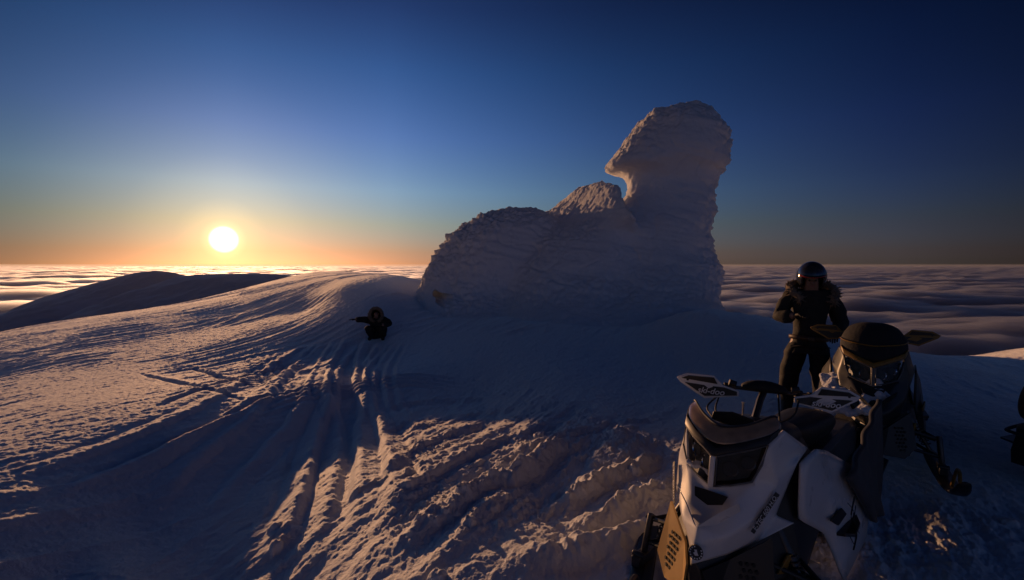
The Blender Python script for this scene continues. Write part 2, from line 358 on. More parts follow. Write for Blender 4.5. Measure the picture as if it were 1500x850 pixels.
# ---------------------------------------------------------------- sea of cloud and far hills
def cloud_mat():
    m = bpy.data.materials.new('cloud'); m.use_nodes = True; N = m.node_tree.nodes; N.clear()
    p = N.new('ShaderNodeVolumePrincipled'); p.inputs['Color'].default_value = (.90, .92, .99, 1); p.inputs['Density'].default_value = .012; p.inputs['Anisotropy'].default_value = .8
    o = N.new('ShaderNodeOutputMaterial'); m.node_tree.links.new(p.outputs[0], o.inputs['Volume']); return m
DECK = -330.0
def build_clouds():
    az = R(1)*np.linspace(-75, 75, 700); r = np.exp(np.linspace(math.log(500), math.log(110000), 700))
    A, RR = np.meshgrid(az, r, indexing='ij'); X = (np.sin(A)*RR).ravel(); Y = (np.cos(A)*RR).ravel(); r_ = RR.ravel()
    wa = R(75); al = X*math.sin(wa)+Y*math.cos(wa); cr = X*math.cos(wa)-Y*math.sin(wa)
    wx = 500*noise2(X/2600, Y/2600, 97); n = .65*fbm2((al+wx)/2300, cr/950, 6, 81, .5)+.45*fbm2((X+wx)/1500, (Y-wx)/1700, 5, 85, .5); n2 = np.abs(noise2((al+wx)/700, (cr+wx)/480, 91)); n3 = fbm2(X/9000, Y/9000, 2, 95)
    Z = DECK-25+78*n+52*(1-n2)+30*n3*sstep(4000, 12000, r_)
    nu, nv = len(az), len(r); top = np.stack([X, Y, Z], 1); bot = top.copy(); bot[:, 2] = DECK-270
    F = grid_faces(nu, nv)[:, ::-1]; n = nu*nv; idx = np.arange(n).reshape(nu, nv); S_ = []
    for e in (idx[0, ::-1], idx[-1], idx[:, 0], idx[::-1, -1]): S_.append(np.stack([e[:-1], e[1:], e[1:]+n, e[:-1]+n], 1))
    o = mesh_from('cloud_sea', np.concatenate([top, bot]), np.concatenate([F, F[:, ::-1]+n]+S_), cloud_mat())
    bm = bmesh.new(); bm.from_mesh(o.data); bmesh.ops.recalc_face_normals(bm, faces=bm.faces); bm.to_mesh(o.data); bm.free()
    tag(o, 'sea of cloud filling the valleys out to the horizon', kind='structure')
def build_hill(name, label, pts, Yd, tilt, width, seed):
    """a snow ridge: crest line through measured points, slopes falling away on both sides"""
    P = np.array([at(px, py, Yd+tilt*(px-200)) for px, py in pts])
    nu, nv = 260, 120
    u = np.linspace(0, 1, nu); t = np.linspace(0, 1, len(P))
    Cx = np.interp(u, t, P[:, 0]); Cy = np.interp(u, t, P[:, 1]); Cz = np.interp(u, t, P[:, 2])
    k = np.exp(-np.linspace(-2, 2, 9)**2); k /= k.sum()
    Cz = np.convolve(np.pad(Cz, 4, 'edge'), k, 'valid')
    v = np.linspace(-1, 1, nv); V = []
    for i in range(nu):
        off = v*width; drop = (np.sqrt(off**2+60**2)-60)*.36
        V.append(np.stack([Cx[i]+off*.25, Cy[i]+off, Cz[i]-drop], 1))
    V = np.concatenate(V); n = fbm2(V[:, 0]/420, V[:, 1]/420, 5, seed)
    fo = sstep(0, 250, np.abs(np.tile(v*width, nu)))
    V[:, 2] += (26*n)*fo+5*fbm2(V[:, 0]/60, V[:, 1]/60, 3, seed+3)*fo+1.5*n*(1-fo)
    o = mesh_from(name, V, grid_faces(nu, nv), M_hill); tag(o, label, kind='structure')
M_hill = snow_mat('hill_snow', (.62, .63, .68), .05, .4, 3.0)
build_clouds()
build_hill('hill', 'far snow hill with a rounded summit above the cloud', [(-260,520),(-120,492),(0,463),(50,447),(100,428),(150,413),(190,402),(210,398),(228,396.5),(245,398.5),(265,404),(290,409),(330,418),(400,440),(480,470)], 2600, .6, 1100, 101)
build_hill('hill', 'long flat-topped hill behind the summit slope', [(-100,520),(0,494),(60,480),(120,462),(180,443),(230,420),(265,405),(290,402),(330,401.5),(380,401),(410,402),(440,405),(520,420),(600,440)], 2000, .4, 800, 111)
build_hill('hill', 'small dark hilltop just above the summit ridge', [(420,412),(445,402),(460,398.5),(470,397),(482,398),(500,402),(540,414)], 1500, .2, 400, 121)

def build_haze():
    bm = bmesh.new(); bmesh.ops.create_cube(bm, size=1)
    for v in bm.verts: v.co = Vector((v.co.x*260000, v.co.y*260000, 16 if v.co.z > 0 else -1400))
    m = bpy.data.materials.new('haze'); m.use_nodes = True; N = m.node_tree.nodes; N.clear()
    p = N.new('ShaderNodeVolumePrincipled'); p.inputs['Color'].default_value = (.86, .90, 1.0, 1); p.inputs['Density'].default_value = HAZE_D; p.inputs['Anisotropy'].default_value = HAZE_G
    o_ = N.new('ShaderNodeOutputMaterial'); m.node_tree.links.new(p.outputs[0], o_.inputs['Volume'])
    me = bpy.data.meshes.new('haze'); bm.to_mesh(me); me.materials.append(m); o = bpy.data.objects.new('haze', me); C.objects.link(o); tag(o, 'thin evening haze over the cloud sea', kind='stuff')
HAZE_D, HAZE_G = .55e-5, .5
build_haze()

def build_mist():
    bm = bmesh.new()
    for px, py, Y, sx, sy, sz in ((60,468,2150,260,200,38), (150,452,2250,170,200,45), (10,484,2000,240,160,30), (165,430,2450,70,130,34)):
        b = bmesh.new(); bmesh.ops.create_icosphere(b, subdivisions=4, radius=1); p = at(px, py, Y)
        vv = np.array([v.co for v in b.verts]); k = 1+.35*noise3(vv, 1.6, int(px))+.15*noise3(vv, 4, int(py))
        for v, t in zip(b.verts, k): v.co = Vector((v.co.x*sx*t+p[0], v.co.y*sy*t+p[1], v.co.z*sz*t+p[2]))
        me = bpy.data.meshes.new('t'); b.to_mesh(me); b.free(); bm.from_mesh(me); bpy.data.meshes.remove(me)
    m = bpy.data.materials.new('mist'); m.use_nodes = True; N = m.node_tree.nodes; N.clear()
    p = N.new('ShaderNodeVolumePrincipled'); p.inputs['Color'].default_value = (.9, .92, 1, 1); p.inputs['Density'].default_value = .004; p.inputs['Anisotropy'].default_value = .4
    o_ = N.new('ShaderNodeOutputMaterial'); m.node_tree.links.new(p.outputs[0], o_.inputs['Volume'])
    o = link_bm(bm, 'mist', m); tag(o, 'pale mist lying between the far hills', kind='stuff')
# ---------------------------------------------------------------- rime-covered rock
def loft(bm, rows, Yc, dk, dmax, shear=None, nseg=36):
    """stack of rounded rings: rows = (pixel y, left x, right x) measured on the photo, taken at distance Yc"""
    rings = []
    for row in rows:
        py, xl, xr = row[:3]
        l = at(xl, py, Yc); r = at(xr, py, Yc); cx = (l[0]+r[0])/2; hw = (r[0]-l[0])/2; dy = min(hw*dk, dmax)
        if len(row) > 3: dy = row[3]
        ring = []
        for k in range(nseg):
            a = 2*math.pi*k/nseg; ca, sa = math.cos(a), math.sin(a)
            e = .85
            x = cx+hw*abs(ca)**e*(1 if ca > 0 else -1); y = Yc+dy*abs(sa)**e*(1 if sa > 0 else -1); z = l[2]
            if shear:       # the crest stands at a slant: its left end is farther away than its right
                k2 = shear[0]*min(1, max(0, (shear[1]-py)/40)); y2 = y-(x-cx)*k2; f = (Yc-(x-cx)*k2)/Yc; x, y, z = x*f, y2, EYE+(z-EYE)*f
            ring.append(bm.verts.new((x, y, z)))
        rings.append(ring)
    for a, b in zip(rings[:-1], rings[1:]):
        for k in range(nseg): bm.faces.new((a[k], b[k], b[(k+1) % nseg], a[(k+1) % nseg]))
    bm.faces.new(rings[0]); bm.faces.new(rings[-1][::-1])
    bmesh.ops.recalc_face_normals(bm, faces=bm.faces)
def build_rock():
    head = [(153.5,985,1006,.5),(155,972,1018,.9),(160,960,1030,1.3),(170,945,1044,1.7),(185,931,1055,2.1),(200,920,1061,2.3),(215,909,1064,2.4),(235,893,1064,2.4),(246,883,1062,2.2),(251,885,1060,2.0),(257,914,1054,1.6),(270,919,1049,1.5),
            (290,914,1043,1.6),(300,907,1041,1.7),(320,894,1041,1.9),(335,884,1037,2.1),(350,876,1036,2.3),(370,868,1039,2.5),(390,858,1046,2.9),(408,846,1049,3.3),(418,842,1045,3.6),(432,832,1039,4.2),(450,815,1040,5.2),(480,790,1060,6.6),(540,740,1090,8)]
    hump = [(264.5,877,885,.2),(266,868,893,.4),(270,856,902,.65),(279,840,910,.9),(290,824,918,1.1),(303,808,924,1.35),(320,790,930,1.8),(350,770,940,2.8),(400,740,960,3.5),(430,730,970,4.3),(455,720,980,5.4),(480,710,990,6.6),(540,700,1000,8)]
    tail = [(305.5,765,790,.5),(308,742,800,1.0),(312,720,810,1.5),(320,696,820,2.0),(330,678,830,2.3),(342,661,835,2.6),(352,652,840,2.7),(364,645,840,2.8),(376,638,840,2.9),(388,630,840,3.0),(402,622,840,3.0),(418,616,840,3.1),(430,613,840,3.3),(442,614,840,3.7),(460,622,840,4.6),(480,640,840,5.6),(540,640,860,7)]
    bmh = bmesh.new()
    RS = .745
    for rows, Yc in ((head, 18.0), (hump, 18.4), (tail, 19.0)):
        loft(bmh, [(r[0], r[1], r[2], r[3]*RS) for r in rows], Yc, .6, 3, (1.75, 352) if rows is hump else None)
    # a smooth snow ramp banked against the near side
    me = bpy.data.meshes.new('tmp'); bmh.to_mesh(me); o = bpy.data.objects.new('tmp', me); C.objects.link(o)
    def mod_remesh(ob, vs):
        m = ob.modifiers.new('r', 'REMESH'); m.mode = 'VOXEL'; m.voxel_size = vs; m.adaptivity = 0
    mod_remesh(o, .16); sm = o.modifiers.new('s', 'SMOOTH'); sm.factor = .6; sm.iterations = 3
    # the small wind-carved hole at the foot of the tail, aimed along the sun
    cb = bmesh.new(); c = at(641, 432, 17.8)
    bmesh.ops.create_uvsphere(cb, u_segments=24, v_segments=16, radius=1)
    dirh = Vector((c[0], c[1], 0)).normalized()
    for v in cb.verts: v.co *= 1+.28*math.sin(3*math.atan2(v.co.z, v.co.x)+1)*math.hypot(v.co.x, v.co.z)+.12*math.sin(7*math.atan2(v.co.z, v.co.x))
    bmesh.ops.scale(cb, vec=(.22, 7.0, .22), verts=cb.verts)
    bmesh.ops.rotate(cb, matrix=Matrix.Rotation(R(3), 3, 'X'), verts=cb.verts)
    bmesh.ops.rotate(cb, matrix=Matrix.Rotation(R(23), 3, 'Z'), verts=cb.verts)
    bmesh.ops.translate(cb, vec=(c[0]+.02, c[1]-.3, c[2]-.02), verts=cb.verts)
    cme = bpy.data.meshes.new('cut'); cb.to_mesh(cme); co = bpy.data.objects.new('cut', cme); C.objects.link(co)
    bo = o.modifiers.new('b', 'BOOLEAN'); bo.operation = 'DIFFERENCE'; bo.object = co; bo.solver = 'FAST'
    mod_remesh(o, ROCK_VOX)
    dg = bpy.context.evaluated_depsgraph_get(); ev = o.evaluated_get(dg); em = ev.to_mesh()
    n = len(em.vertices); V = np.empty(n*3, np.float32); em.vertices.foreach_get('co', V); V = V.reshape(-1, 3).astype(float)
    Nn = np.empty(n*3, np.float32); em.vertices.foreach_get('normal', Nn); Nn = Nn.reshape(-1, 3).astype(float)
    F = np.array([p.vertices[:] for p in em.polygons], np.int32)
    ev.to_mesh_clear(); bpy.data.objects.remove(o); bpy.data.objects.remove(co)
    Q = V/RS
    tilt = Q.copy(); tilt[:, 2] += .18*Q[:, 0]
    # smooth wind-packed snow in the lee of the head, knobbly rime to windward and along the top
    lump = np.abs(noise3(Q, 1.6, 2)); kn = np.abs(noise3(Q, 3.3, 4)); kn2 = np.abs(noise3(Q, 7.5, 5)); kn3 = noise3(Q, 15, 6)
    lay = noise3(tilt, (.35, .35, 2.1), 7); lay2 = noise3(tilt, (.7, .7, 5.5), 8); big = noise3(Q, .45, 9)
    crk = 1-np.abs(noise3(tilt+.3*noise3(Q, .9, 15)[:, None], (.55, .55, .9), 16)); crk = sstep(.90, 1.0, crk)
    px = 750+FPX*V[:, 0]/V[:, 1]
    rough = np.clip(.12+.9*sstep(760, 650, px)+.8*sstep(0.2, .9, Nn[:, 2])+1.1*sstep(.3, .9, np.abs(Nn[:, 0]))*sstep(1000, 1035, px)+.3*sstep(4.9, 5.7, V[:, 2])*sstep(1000, 900, px), .1, 1.4)
    low = sstep(.2, 1.6, V[:, 2])
    d = .16*big+.05*noise3(Q, 1.3, 22)+.02*noise3(Q, 4, 23)+rough*(.20*(lump-.25)+.15*(kn-.25)+.07*(kn2-.25)+.02*kn3)+(.085*lay+.035*lay2)*(.5+.5*low)-.05*crk*low-.05-.05*sstep(4.2, 5.4, V[:, 2])
    d *= .25+.75*sstep(.1, 1.3, V[:, 2]+np.clip(-(px-700)/60, 0, 1)*1.0)
    d *= 1-.55*sstep(-.15, .15, V[:, 2]-at(800, 318, 18)[2])*sstep(805, 835, px)*sstep(930, 890, px)
    hole = np.hypot((V[:, 0]-c[0])/.42, (V[:, 2]-c[2])/.52); d *= sstep(.75, 1.6, hole+ (np.abs(V[:, 1]-c[1]) > 4))
    V += Nn*d[:, None]*RS
    o = mesh_from('rime_rock', V, F, M_rime)
    tag(o, 'towering rock caked in white rime, with a long sloping back and an overhanging rounded head', 'rock')
    # the dark stone standing in the lit hollow
    g_ = ground_at(638.5, 452); p = np.array([g_[0], g_[1], 0])
    b = bmesh.new(); bmesh.ops.create_icosphere(b, subdivisions=4, radius=1)
    vv = np.array([v.co for v in b.verts]); nz = .18*noise3(vv, 1.7, 31)+.07*noise3(vv, 4, 32)
    for v, k in zip(b.verts, nz):
        t = 1+k; v.co = Vector((v.co.x*.055*t*(1-.25*v.co.z)+.03*v.co.z, v.co.y*.05*t, .13*v.co.z*t+.07))
    me = bpy.data.meshes.new('stone'); b.to_mesh(me); me.materials.append(plain('dark_stone', (.05, .045, .045), .8, var=.3, scale=14))
    me.polygons.foreach_set('use_smooth', [True]*len(me.polygons))
    s = bpy.data.objects.new('stone', me); C.objects.link(s); s.location = p; s.location.z = ground_z(p[0], p[1]); s.scale = (1.7, 1.7, 1.9)
    tag(s, 'small dark upright stone in the lit hollow at the foot of the rime rock', 'stone')
build_rock()
# ---------------------------------------------------------------- object helpers
def link_bm(bm, name, mats, parent=None, smooth=True, sub=0, bevel=0, solid=0, angle=35):
    bmesh.ops.recalc_face_normals(bm, faces=bm.faces)
    me = bpy.data.meshes.new(name); bm.to_mesh(me); bm.free()
    for m in (mats if isinstance(mats, (list, tuple)) else [mats]): me.materials.append(m)
    o = bpy.data.objects.new(name, me); C.objects.link(o)
    if parent: o.parent = parent
    if solid:
        m = o.modifiers.new('solid', 'SOLIDIFY'); m.thickness = solid; m.offset = -1
    if bevel:
        m = o.modifiers.new('bevel', 'BEVEL'); m.width = bevel; m.segments = 2; m.limit_method = 'ANGLE'; m.angle_limit = R(30)
    if sub:
        m = o.modifiers.new('sub', 'SUBSURF'); m.levels = sub; m.render_levels = sub
    if smooth:
        me.polygons.foreach_set('use_smooth', [True]*len(me.polygons))
        if angle and not sub:
            me.set_sharp_from_angle(angle=R(angle))
    return o
def empty(name, loc, hd=0, label=None, cat=None, group=None):
    o = bpy.data.objects.new(name, None); C.objects.link(o); o.location = loc; o.rotation_euler = (0, 0, R(90-hd)); o.empty_display_size = .2
    return tag(o, label, cat, group)
def frame_from(d):
    d = Vector(d).normalized(); u = d.cross(Vector((0, 0, 1)))
    if u.length < 1e-3: u = Vector((1, 0, 0))
    u.normalize(); return u, u.cross(d).normalized()
def tube(bm, pts, r, n=10, cap=True, flat=1.0):
    pts = [Vector(p) for p in pts]; rr = r if isinstance(r, (list, tuple)) else [r]*len(pts); rings = []
    for i, p in enumerate(pts):
        d = (pts[min(i+1, len(pts)-1)]-pts[max(i-1, 0)]); u, w = frame_from(d)
        rings.append([bm.verts.new(p+u*math.cos(2*math.pi*k/n)*rr[i]+w*math.sin(2*math.pi*k/n)*rr[i]*flat) for k in range(n)])
    for a, b in zip(rings[:-1], rings[1:]):
        for k in range(n): bm.faces.new((a[k], a[(k+1) % n], b[(k+1) % n], b[k]))
    if cap: bm.faces.new(rings[0][::-1]); bm.faces.new(rings[-1])
def curve_pts(pts, n=6):
    return [tuple(p) for p in smooth_line(np.array(pts, float), n)] if len(pts) > 2 else pts
def crspline(pts, n=6):
    P = [Vector(p) for p in pts]; out = []
    for i in range(len(P)-1):
        p0, p1, p2, p3 = P[max(i-1, 0)], P[i], P[i+1], P[min(i+2, len(P)-1)]
        for k in range(n):
            t = k/n; out.append(.5*((2*p1)+(p2-p0)*t+(2*p0-5*p1+4*p2-p3)*t*t+(3*p1-p0-3*p2+p3)*t**3))
    return out+[P[-1]]
def box(bm, lo, hi, taper=None):
    lo, hi = Vector(lo), Vector(hi); v = []
    for x in (lo.x, hi.x):
        for y in (lo.y, hi.y):
            for z in (lo.z, hi.z): v.append(bm.verts.new((x, y, z)))
    for f in ((0, 1, 3, 2), (4, 6, 7, 5), (0, 4, 5, 1), (2, 3, 7, 6), (0, 2, 6, 4), (1, 5, 7, 3)): bm.faces.new([v[i] for i in f])
    return v
def sections(bm, secs, cap=True):
    """skin a list of closed outlines with equal point counts"""
    rings = [[bm.verts.new(p) for p in s] for s in secs]; n = len(rings[0])
    for a, b in zip(rings[:-1], rings[1:]):
        for k in range(n): bm.faces.new((a[k], a[(k+1) % n], b[(k+1) % n], b[k]))
    if cap: bm.faces.new(rings[0][::-1]); bm.faces.new(rings[-1])
def slab(bm, poly, nrm, th, mi=0):
    """flat polygon given as 3-D points, thickened along nrm"""
    nrm = Vector(nrm).normalized()*th; a = [bm.verts.new(p) for p in poly]; b = [bm.verts.new(Vector(p)+nrm) for p in poly]; n = len(a)
    fs = [bm.faces.new(b), bm.faces.new(a[::-1])]+[bm.faces.new((a[k], a[(k+1) % n], b[(k+1) % n], b[k])) for k in range(n)]
    for f in fs: f.material_index = mi
    return fs
def text_mesh(s, size, origin, ux, uy, mat, name, parent, th=.0015, shear=.2, bold=0.0):
    cu = bpy.data.curves.new('t', 'FONT'); cu.body = s; cu.size = size; cu.shear = shear; cu.extrude = th/2; cu.offset = bold; cu.align_x = 'CENTER'; cu.align_y = 'CENTER'
    to = bpy.data.objects.new('t', cu); C.objects.link(to); dg = bpy.context.evaluated_depsgraph_get(); dg.update()
    me = bpy.data.meshes.new_from_object(to.evaluated_get(dg)); bpy.data.objects.remove(to); bpy.data.curves.remove(cu)
    ux = Vector(ux).normalized(); uy = Vector(uy); uy = (uy-ux*uy.dot(ux)).normalized(); uz = ux.cross(uy)
    M = Matrix((ux, uy, uz)).transposed().to_4x4(); M.translation = Vector(origin); me.transform(M)
    me.materials.clear(); me.materials.append(mat); o = bpy.data.objects.new(name, me); C.objects.link(o); o.parent = parent; return o
M_white = plain('white_plastic', (.72, .72, .73), .28, coat=.5, var=.05, scale=6)
M_black = plain('black_plastic', (.018, .018, .020), .42, var=.3, scale=12)
M_matte = plain('matte_black', (.012, .012, .013), .75, var=.3, scale=25, bump=.3)
M_rubber = plain('rubber', (.02, .02, .02), .7, var=.2, scale=30, bump=.2)
M_alu = plain('aluminium', (.45, .45, .47), .35, metal=1, var=.15, scale=20)
M_steel = plain('dark_steel', (.08, .08, .085), .4, metal=.8, var=.2, scale=20)
M_gold = plain('tan_plastic', (.52, .33, .12), .42, coat=.2, var=.08, scale=8)
M_screen = plain('smoked_windshield', (.34, .25, .18), .16, var=.25, scale=16, bump=.10, coat=.9)
M_lens = plain('lamp_glass', (.9, .93, .97), .02, trans=1.0, spec=.25); M_lens.node_tree.nodes['Principled BSDF'].inputs['IOR'].default_value = 1.12
M_mirror = plain('lamp_reflector', (.75, .75, .78), .08, metal=1)
M_red = plain('red_lens', (.35, .01, .01), .15, coat=.5)
M_yellow = plain('yellow_plastic', (.26, .14, .02), .4, var=.1)
M_grey = plain('grey_plastic', (.10, .10, .105), .45, var=.2, scale=10, coat=.2)
M_vinyl = plain('seat_vinyl', (.022, .022, .024), .5, var=.2, scale=40, bump=.25)
M_tarp = plain('grey_tarp', (.055, .056, .062), .6, var=.25, scale=9, bump=.4)
M_canvas = plain('black_canvas', (.016, .016, .018), .8, var=.3, scale=30, bump=.5)
M_ltext = plain('white_lettering', (.75, .75, .76), .5)

def make_sled(loc, hd, label, group, kind):
    white = kind == 'white'
    MH = M_white if white else M_black
    root = empty('snowmobile', loc, hd, label, 'snowmobile', group)
    mir = lambda p, s: (p[0], p[1]*s, p[2])
    # --- hood: faceted shell, one side measured and mirrored
    P = dict(a0=(.765,0,.742), a1=(.675,.17,.79), a2=(.592,.218,.985), a3=(.48,.255,1.035), a4=(.22,.305,.885), a5=(.43,.308,.865), a6=(.525,.238,.592), a7=(.485,.315,.565),
             a8=(.665,.198,.492), a9=(.80,.10,.44), N=(.99,0,.43), c1=(.95,0,.513), c2=(.915,0,.585), m1=(.69,.232,.645), m2=(.845,.122,.56), m3=(.60,.262,.80), d0=(.802,.0,.648), d1=(.785,.095,.682))
    Fh = [('N','c1','m2','a9'), ('c1','c2','m2'), ('m2','m1','a8','a9'), ('c2','d0','d1','m2'), ('d0','a0','a1','d1'), ('d1','a1','m1','m2'), ('a1','m3','m1'), ('a1','a2','m3'), ('a2','a3','a4','a5','m3'), ('m3','a5','a6','m1'), ('m1','a6','a8'), ('a6','a7','a8')]
    bm = bmesh.new(); vs = {}
    for s in (1, -1):
        for k, p in P.items():
            if p[1] == 0 and s == -1: continue
            vs[k, s] = bm.verts.new(mir(p, s))
    for s in (1, -1):
        for f in Fh:
            q = [vs[(k, s if P[k][1] else 1)] for k in f]
            bm.faces.new(q if s == 1 else q[::-1])
    cl = bm.edges.layers.float.new('crease_edge')
    for e in bm.edges: e[cl] = 1.0 if e.is_boundary else .62
    hood = link_bm(bm, 'hood', MH, root, sub=3, solid=0)
    m = hood.modifiers.new('solid', 'SOLIDIFY'); m.thickness = .01; m.offset = -1
    # fins of the scoop and its dark mouth
    bm = bmesh.new()
    for s in (1, -1):
        pts = [mir(p, s) for p in ((.938,.0,.598), (.880,.078,.672), (.835,.158,.735), (.79,.150,.675), (.85,.060,.595))]
        slab(bm, pts, (.3, .5*s, .6), .016)
    link_bm(bm, 'scoop_fin', MH, hood, bevel=.003)
    bm = bmesh.new(); slab(bm, [(.806,0,.662), (.796,.07,.684), (.768,.085,.722), (.778,0,.728), (.768,-.085,.722), (.796,-.07,.684)], (.9, 0, .4), .010)
    link_bm(bm, 'intake_mouth', M_matte, hood)
    # round emblem on the nose: dark disc, ring of ticks, pale blade
    e0 = Vector((.968, .012, .487)); en = Vector((.83, .42, .36)).normalized(); eu, ew = frame_from(en)
    bm = bmesh.new(); tube(bm, [e0-en*.02, e0+en*.009], .034, 28); emb = link_bm(bm, 'emblem', M_black, hood)
    bm = bmesh.new()
    for k in range(14):
        if k in (4, 5): continue
        a = 2*math.pi*k/14; c = e0+en*.010+(eu*math.cos(a)+ew*math.sin(a))*.027; slab(bm, [c+(eu*math.cos(a+j)+ew*math.sin(a+j))*.0042 for j in (.7, 2.3, 3.9, 5.5)], en, .0012)
    slab(bm, [e0+en*.010+eu*x+ew*y for x, y in ((-.012,-.012), (.004,-.014), (.013,-.002), (.004,.003), (.009,.013), (-.004,.014), (-.006,.002))], en, .0012)
    link_bm(bm, 'emblem_mark', M_ltext, emb)
    # --- lamps, divider, brow, screen
    for s in (1, -1):
        q = [mir(p, s) for p in ((.742,.016,.905), (.768,.016,.760), (.735,.08,.770), (.682,.168,.800), (.655,.205,.89), (.602,.216,.978), (.67,.14,.95))]
        c = sum((Vector(p) for p in q), Vector())/len(q); nr = Vector((.80, .52*s, .10)).normalized()
        bm = bmesh.new(); slab(bm, q, nr, .006); hl = link_bm(bm, 'headlight', M_lens, root, bevel=.002)
        bm = bmesh.new(); slab(bm, [Vector(p)-nr*.055+(c-Vector(p))*.06 for p in q], nr, .004); link_bm(bm, 'lamp_housing', M_black, hl)
        bm = bmesh.new()
        for (fy, fz, rr) in ((.07, .835, .042), (.145, .875, .038)):
            o = Vector((.735-.55*fy, fy*s, fz))-nr*.012; prof = [(.050, .30), (.040, .62), (.022, .88), (0, 1.0)]
            tube(bm, [o-nr*.034, o-nr*.026, o-nr*.012, o-nr*.002], [rr*.25, rr*.62, rr*.88, rr], 18, cap=False)
        link_bm(bm, 'reflector', M_mirror, hl)
        bm = bmesh.new(); pts = [Vector(p)+nr*.003 for p in q]; tube(bm, pts+[pts[0]], .0055, 6); link_bm(bm, 'lamp_bezel', M_grey, hl)
    bm = bmesh.new(); slab(bm, [(.750,.013,.905), (.776,.013,.752), (.776,-.013,.752), (.750,-.013,.905)], (1, 0, .1), .012); link_bm(bm, 'lamp_divider', M_white if white else M_grey, root, bevel=.003)
    bm = bmesh.new()
    lo = [(.755,0,.908), (.69,.135,.958), (.613,.222,.988), (.545,.245,1.02)]; hi = [(.735,0,.945), (.67,.13,.992), (.583,.226,1.03), (.52,.247,1.055)]
    row = lambda L: [mir(p, -1) for p in L[:0:-1]]+L
    A = [bm.verts.new(p) for p in row(lo)]; B = [bm.verts.new(p) for p in row(hi)]
    for k in range(len(A)-1): bm.faces.new((A[k], A[k+1], B[k+1], B[k]))
    link_bm(bm, 'brow', M_black if white else M_yellow, root, solid=.02, bevel=.003)
    th = (lambda z: z) if white else (lambda z: .955+(z-.955)*1.55)
    rows = [[(.728,0,.945), (.665,.13,.990), (.578,.226,1.028), (.51,.25,1.05)], [(.70,0,.985), (.635,.13,1.022), (.55,.222,1.06), (.50,.245,1.075)],
            [(.672,0,1.012), (.605,.122,1.042), (.525,.208,1.078), (.492,.230,1.085)], [(.652,0,1.038), (.585,.115,1.058), (.51,.202,1.104), (.485,.222,1.098)]]
    if not white:  # a tall rounded screen under a black storm cover
        rows = [[(.72,0,.95), (.66,.13,.985), (.58,.215,1.015), (.49,.25,1.05)], [(.64,0,1.08), (.60,.13,1.09), (.53,.215,1.10), (.44,.25,1.11)],
                [(.56,0,1.20), (.53,.11,1.20), (.46,.18,1.19), (.40,.215,1.18)], [(.44,0,1.275), (.42,.09,1.272), (.37,.145,1.25), (.33,.175,1.23)], [(.25,0,1.26), (.25,.09,1.255), (.24,.13,1.235), (.22,.16,1.21)], [(.12,0,1.16), (.12,.10,1.15), (.12,.15,1.14), (.11,.19,1.10)]]
    bm = bmesh.new(); G = [[bm.verts.new(p) for p in row(r)] for r in rows]
    for r0, r1 in zip(G[:-1], G[1:]):
        for k in range(len(r0)-1): bm.faces.new((r0[k], r0[k+1], r1[k+1], r1[k]))
    cl = bm.edges.layers.float.new('crease_edge')
    for e in bm.edges: e[cl] = .9 if e.is_boundary else 0
    ws = link_bm(bm, 'windshield' if white else 'storm_cover', M_screen if white else M_canvas, root, sub=2)
    m = ws.modifiers.new('solid', 'SOLIDIFY'); m.thickness = .006
    bm = bmesh.new(); E = [Vector(p) for p in row(rows[-1 if white else 1])]
    tube(bm, crspline([p+Vector((.008, 0, .002)) for p in E], 4), .006, 6); link_bm(bm, 'screen_trim', M_black if white else M_yellow, ws)
    # --- black core of the body, belly pan
    bm = bmesh.new()
    def sec(x, w0, z0, w1, z1, w2, z2, w3, z3): return [(x, w0, z0), (x, w1, z1), (x, w2, z2), (x, w3, z3), (x, -w3, z3), (x, -w2, z2), (x, -w1, z1), (x, -w0, z0)]
    sections(bm, [sec(.955,.02,.30,.03,.36,.022,.395,.01,.42), sec(.86,.09,.20,.10,.33,.075,.40,.04,.48), sec(.70,.22,.14,.24,.30,.15,.44,.08,.63), sec(.58,.28,.13,.31,.32,.20,.52,.11,.74), sec(.42,.31,.14,.34,.34,.26,.66,.18,.90), sec(.15,.30,.15,.35,.38,.29,.72,.20,.88), sec(-.12,.26,.2,.35,.42,.29,.66,.19,.83), sec(-.38,.22,.28,.26,.45,.20,.62,.14,.74)])
    link_bm(bm, 'belly_pan', M_black, root, bevel=.006)
    # --- perforated lower nose panels
    for s in (1, -1):
        q = [Vector(mir(p, s)) for p in ((.665,.262,.54), (.80,.112,.425), (.945,.035,.395), (.90,.075,.21), (.80,.225,.17), (.73,.305,.26))]
        nr = (q[1]-q[4]).cross(q[5]-q[4]).normalized(); nr = nr if nr.y*s > 0 else -nr
        bm = bmesh.new(); slab(bm, q, nr, .014)
        bmesh.ops.triangulate(bm, faces=[f for f in bm.faces if len(f.verts) > 4])
        c0 = Vector(mir((.80,.195,.33), s)); uu = Vector((q[2].x-q[5].x, q[2].y-q[5].y, .02)).normalized(); vv = nr.cross(uu).normalized(); vv = vv if vv.z > 0 else -vv
        for j in range(-3, 4):
            for i in range(-1, 2):
                p = c0+vv*j*.030+uu*(i*.030+(.015 if j % 2 else 0)-.02)
                # outward offset from the panel's own surface
                t = (q[4]-p).dot(nr)/nr.dot(nr); p = p+nr*t
                slab(bm, [p+nr*.012+uu*math.cos(2*math.pi*k/12)*.0095+vv*math.sin(2*math.pi*k/12)*.0095 for k in range(12)], nr, .0045, 1)
        link_bm(bm, 'vent_panel', [M_gold if white and s < 0 else M_black, M_matte], root, smooth=False)  # white sled's left panel: shade put into the colour, black in place of tan
    bm = bmesh.new(); slab(bm, [(.62,.275,.34), (.55,.30,.42), (.52,.315,.42), (.57,.295,.33)], (.4, .9, 0), .012); link_bm(bm, 'side_reflector', M_yellow, root, bevel=.003)
